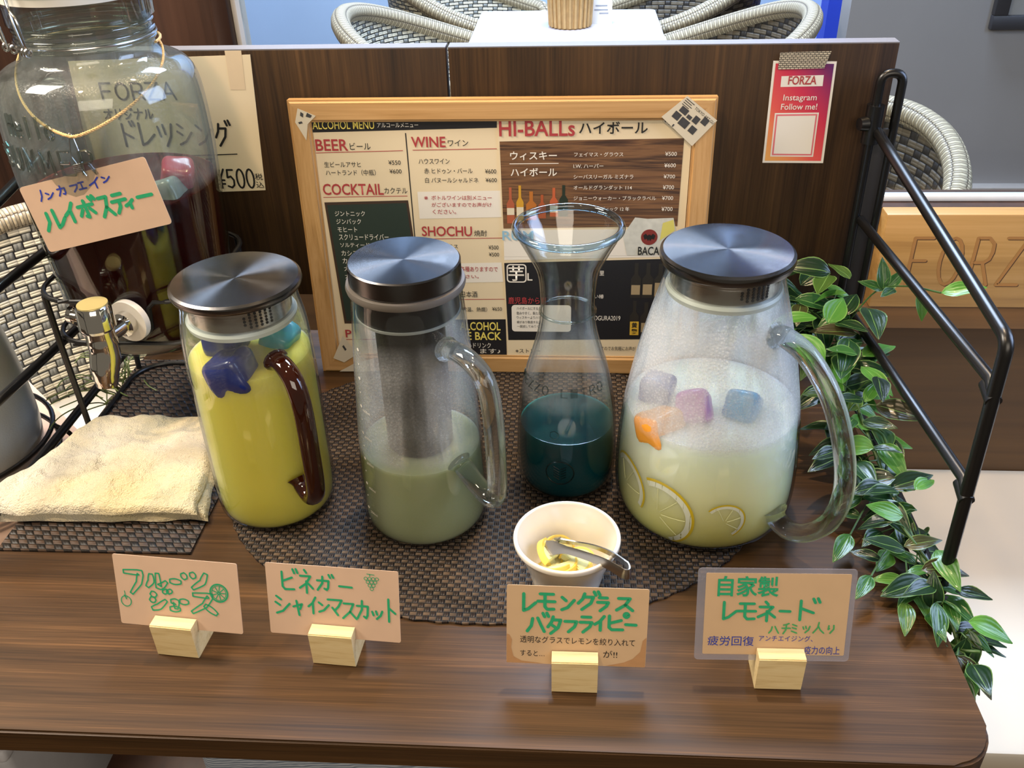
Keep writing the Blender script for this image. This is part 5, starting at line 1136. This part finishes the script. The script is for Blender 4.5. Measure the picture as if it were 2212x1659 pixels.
# ================================================================== wicker chairs and lounge table
W_in = weave('wicker_light', .021, '#d8cdb0', '#868680', '#1a1714', 'twill', 'UV', rough=.55, bump=.9, depth=.006, aspect=.62, hcol2='#e6dfcc', fill=.88, groove=.3)
W_dark = weave('wicker_dark', .026, '#5e5344', '#332e2a', '#0f0c0a', 'twill', 'UV', rough=.5, bump=.8, depth=.006, aspect=.62, hcol2='#776a57')
W_rim = weave('wicker_rim', .008, '#b3a284', '#a3947a', '#4a3b2a', 'basket', 'UV', rough=.5, bump=.8, depth=.004, aspect=4.0, hcol2='#cabb9c')
def tub_chair(label, loc, yaw, light=True, back=.80, arm=.60, rad=.30, rimr=.026, group=None):
    t = thing('wicker_chair', label, 'chair', loc, yaw, group)
    a0, a1, nA, nH = math.radians(38), math.radians(322), 60, 12
    def top(a): return arm+(back-arm)*max(0, (.5-.5*math.cos(a)))**1.6
    def R(a, h): return (rad*(.86+.22*h))*(1+.06*math.cos(a))
    def shell(off, name, mat, flip):
        b = nb(); uvl = b.loops.layers.uv.new('UVMap'); V = []
        for i in range(nA+1):
            a = a0+(a1-a0)*i/nA; V.append([])
            for j in range(nH+1):
                h = j/nH; z = .18+(top(a)-.18)*h; r = R(a, h)+off; V[-1].append(b.verts.new((r*math.cos(a), r*math.sin(a), z)))
        for i in range(nA):
            for j in range(nH):
                f = b.faces.new((V[i][j], V[i+1][j], V[i+1][j+1], V[i][j+1]))
                for l, (p, q) in zip(f.loops, ((i, j), (i+1, j), (i+1, j+1), (i, j+1))):
                    a = a0+(a1-a0)*p/nA; l[uvl].uv = (a*rad, .18+(top(a)-.18)*q/nH)
        if flip: bmesh.ops.reverse_faces(b, faces=b.faces)
        return obj(name, b, mat, t, smooth=80, recalc=False)
    shell(0, 'outer_weave', W_in if light else W_dark, False); shell(-.022, 'inner_weave', W_in if light else W_dark, True)
    P = []
    for i in range(nA+1):
        a = a0+(a1-a0)*i/nA; P.append(Vector(((R(a, 1)-.008)*math.cos(a), (R(a, 1)-.008)*math.sin(a), top(a))))
    e0 = [Vector((P[0].x*.97, P[0].y*.99, z)) for z in (.2, .35, .5)]; e1 = [Vector((P[-1].x*.97, P[-1].y*.99, z)) for z in (.5, .35, .2)]
    P = e0+P+e1
    b = nb(); tube(b, P, rimr, 14); uvl = b.loops.layers.uv.new('UVMap'); b.verts.index_update()
    for f in b.faces:
        if len(f.loops) != 4: continue
        idx = [v.index for v in f.verts]
        ks = [i % 14 for i in idx]; wrap_ = max(ks)-min(ks) > 7
        for l, i in zip(f.loops, idx):
            k = i % 14; k = 14 if (wrap_ and k == 0) else k
            l[uvl].uv = ((i//14)*.030, k*.012)
    obj('rolled_rim', b, W_rim, t, smooth=80)
    b = nb(); lathe(b, [(0, .30), (rad*.80, .30), (rad*.86, .33), (rad*.86, .39), (rad*.78, .42), (0, .425)], 40); obj('seat_cushion', b, plain('#b9b2a4', .8, bump=.3, bscale=60), t)
    b = nb(); lathe(b, [(rad*.84, .14), (rad*.9, .14), (rad*.92, .20), (rad*.84, .20)], 40, closed=True); obj('base_rail', b, W_rim, t)
    for k in range(4):
        a = PI/4+k*PI/2; obj('leg', tube(nb(), [(rad*.78*math.cos(a), rad*.78*math.sin(a), .18), (rad*.82*math.cos(a), rad*.82*math.sin(a), 0)], [.016, .012], 10), m_dark, t)
    return t
gch = 'wicker chairs around the lounge table'
tub_chair('light wicker tub chair on the left of the lounge table, nearer one', (-.415, 3.02, -.8), 0.0, True, .815, .62, .31, .03, gch)
tub_chair('light wicker tub chair on the left of the lounge table, one behind', (-.40, 3.82, -.8), 0.0, True, .86, .62, .33, .03, gch)
tub_chair('dark wicker tub chair on the right of the lounge table, nearer one', (.40, 2.98, -.8), PI, False, .815, .62, .31, .03, gch)
tub_chair('dark wicker tub chair on the right of the lounge table, one behind', (.38, 3.79, -.8), PI, False, .86, .62, .33, .03, gch)
tub_chair('single wicker chair behind the window above the wooden sign', (.455, 1.86, -.8), math.radians(215), False, .80, .60, .30, .026)
tub_chair('cream wicker chair seen behind the tea dispenser at the left edge', (-.80, 1.30, -.8), math.radians(-50), True, .77, .54, .30, .022)
t = thing('lounge_table', 'glossy pale lounge table between the wicker chairs behind the glass', 'table', (-.02, 3.29, -.8))
b = nb(); prism(b, rrect(-.335, 3.0, .29, 3.56, .02), Matrix.Translation((0, 0, -.08)), .028); obj('table_top', b, plain('#d6cfd4', .12, var=.01, Coat_Weight=.6), t, True)
b = nb(); box(b, (-.06, 3.24, -.78), (.02, 3.34, -.108), .004); obj('pedestal', b, m_black, t, True)
b = nb(); box(b, (-.25, 3.1, -.8), (.21, 3.48, -.775), .006); obj('base_plate', b, m_black, t, True)
t = thing('cutlery_basket', 'small round wicker basket standing on the lounge table', 'basket', (-.013, 3.30, -.08))
b = nb(); lathe(b, [(0, 0), (.062, 0), (.066, .006), (.072, .12), (.066, .12), (.060, .012), (0, .010)], 40)
for k in range(24):
    a = 2*PI*k/24; tube(b, [(.0675*math.cos(a), .0675*math.sin(a), .004), (.0735*math.cos(a), .0735*math.sin(a), .12)], .006, 6)
obj('basket', b, plain('#c09a62', .7, var=.25, scale=60), t)
obj('basket_rim', tube(nb(), [(.072*math.cos(a*PI/20), .072*math.sin(a*PI/20), .12) for a in range(40)], .008, 8, closed=True), plain('#b08a54', .7), t)
t = thing('table_card', 'white printed stand card beside the basket on the lounge table', 'card', (.092, 3.33, -.08))
b = nb(); prism(b, [(.058, 0), (.128, 0), (.128, .12), (.058, .12)], frame_mat((0, 3.32, -.08), (1, 0, 0), (0, .12, 1)), .003); obj('paper', b, m_pwhite, t, True, 0)
b = nb(); Mq = frame_mat((0, 3.32, -.08), (1, 0, 0), (0, .12, 1))
for y, x0, x1 in ((.032, .085, .116), (.043, .068, .114), (.056, .072, .112)): put_poly(b, [(x0, y), (x1, y), (x1, y+.004), (x0, y+.004)], Mq, .0006)
obj('printed_lines', b, plain('#8f9299', .6), t, True, 0, recalc=False)
t = thing('picture_frame', 'dark picture frame at the upper right corner on the grey wall', 'picture frame', (1.35, 2.88, -.03))
b = nb()
for lo, hi in (((1.20, 2.875, -.02), (1.70, 2.90, .02)), ((1.20, 2.875, .30), (1.70, 2.90, .34)), ((1.20, 2.875, .02), (1.24, 2.90, .30)), ((1.66, 2.875, .02), (1.70, 2.90, .30))): box(b, lo, hi, .003)
obj('frame', b, plain('#3a3a40', .4), t, True)
b = nb(); box(b, (1.24, 2.885, .02), (1.66, 2.895, .30)); obj('picture', b, plain('#a8a6a4', .6), t, True)
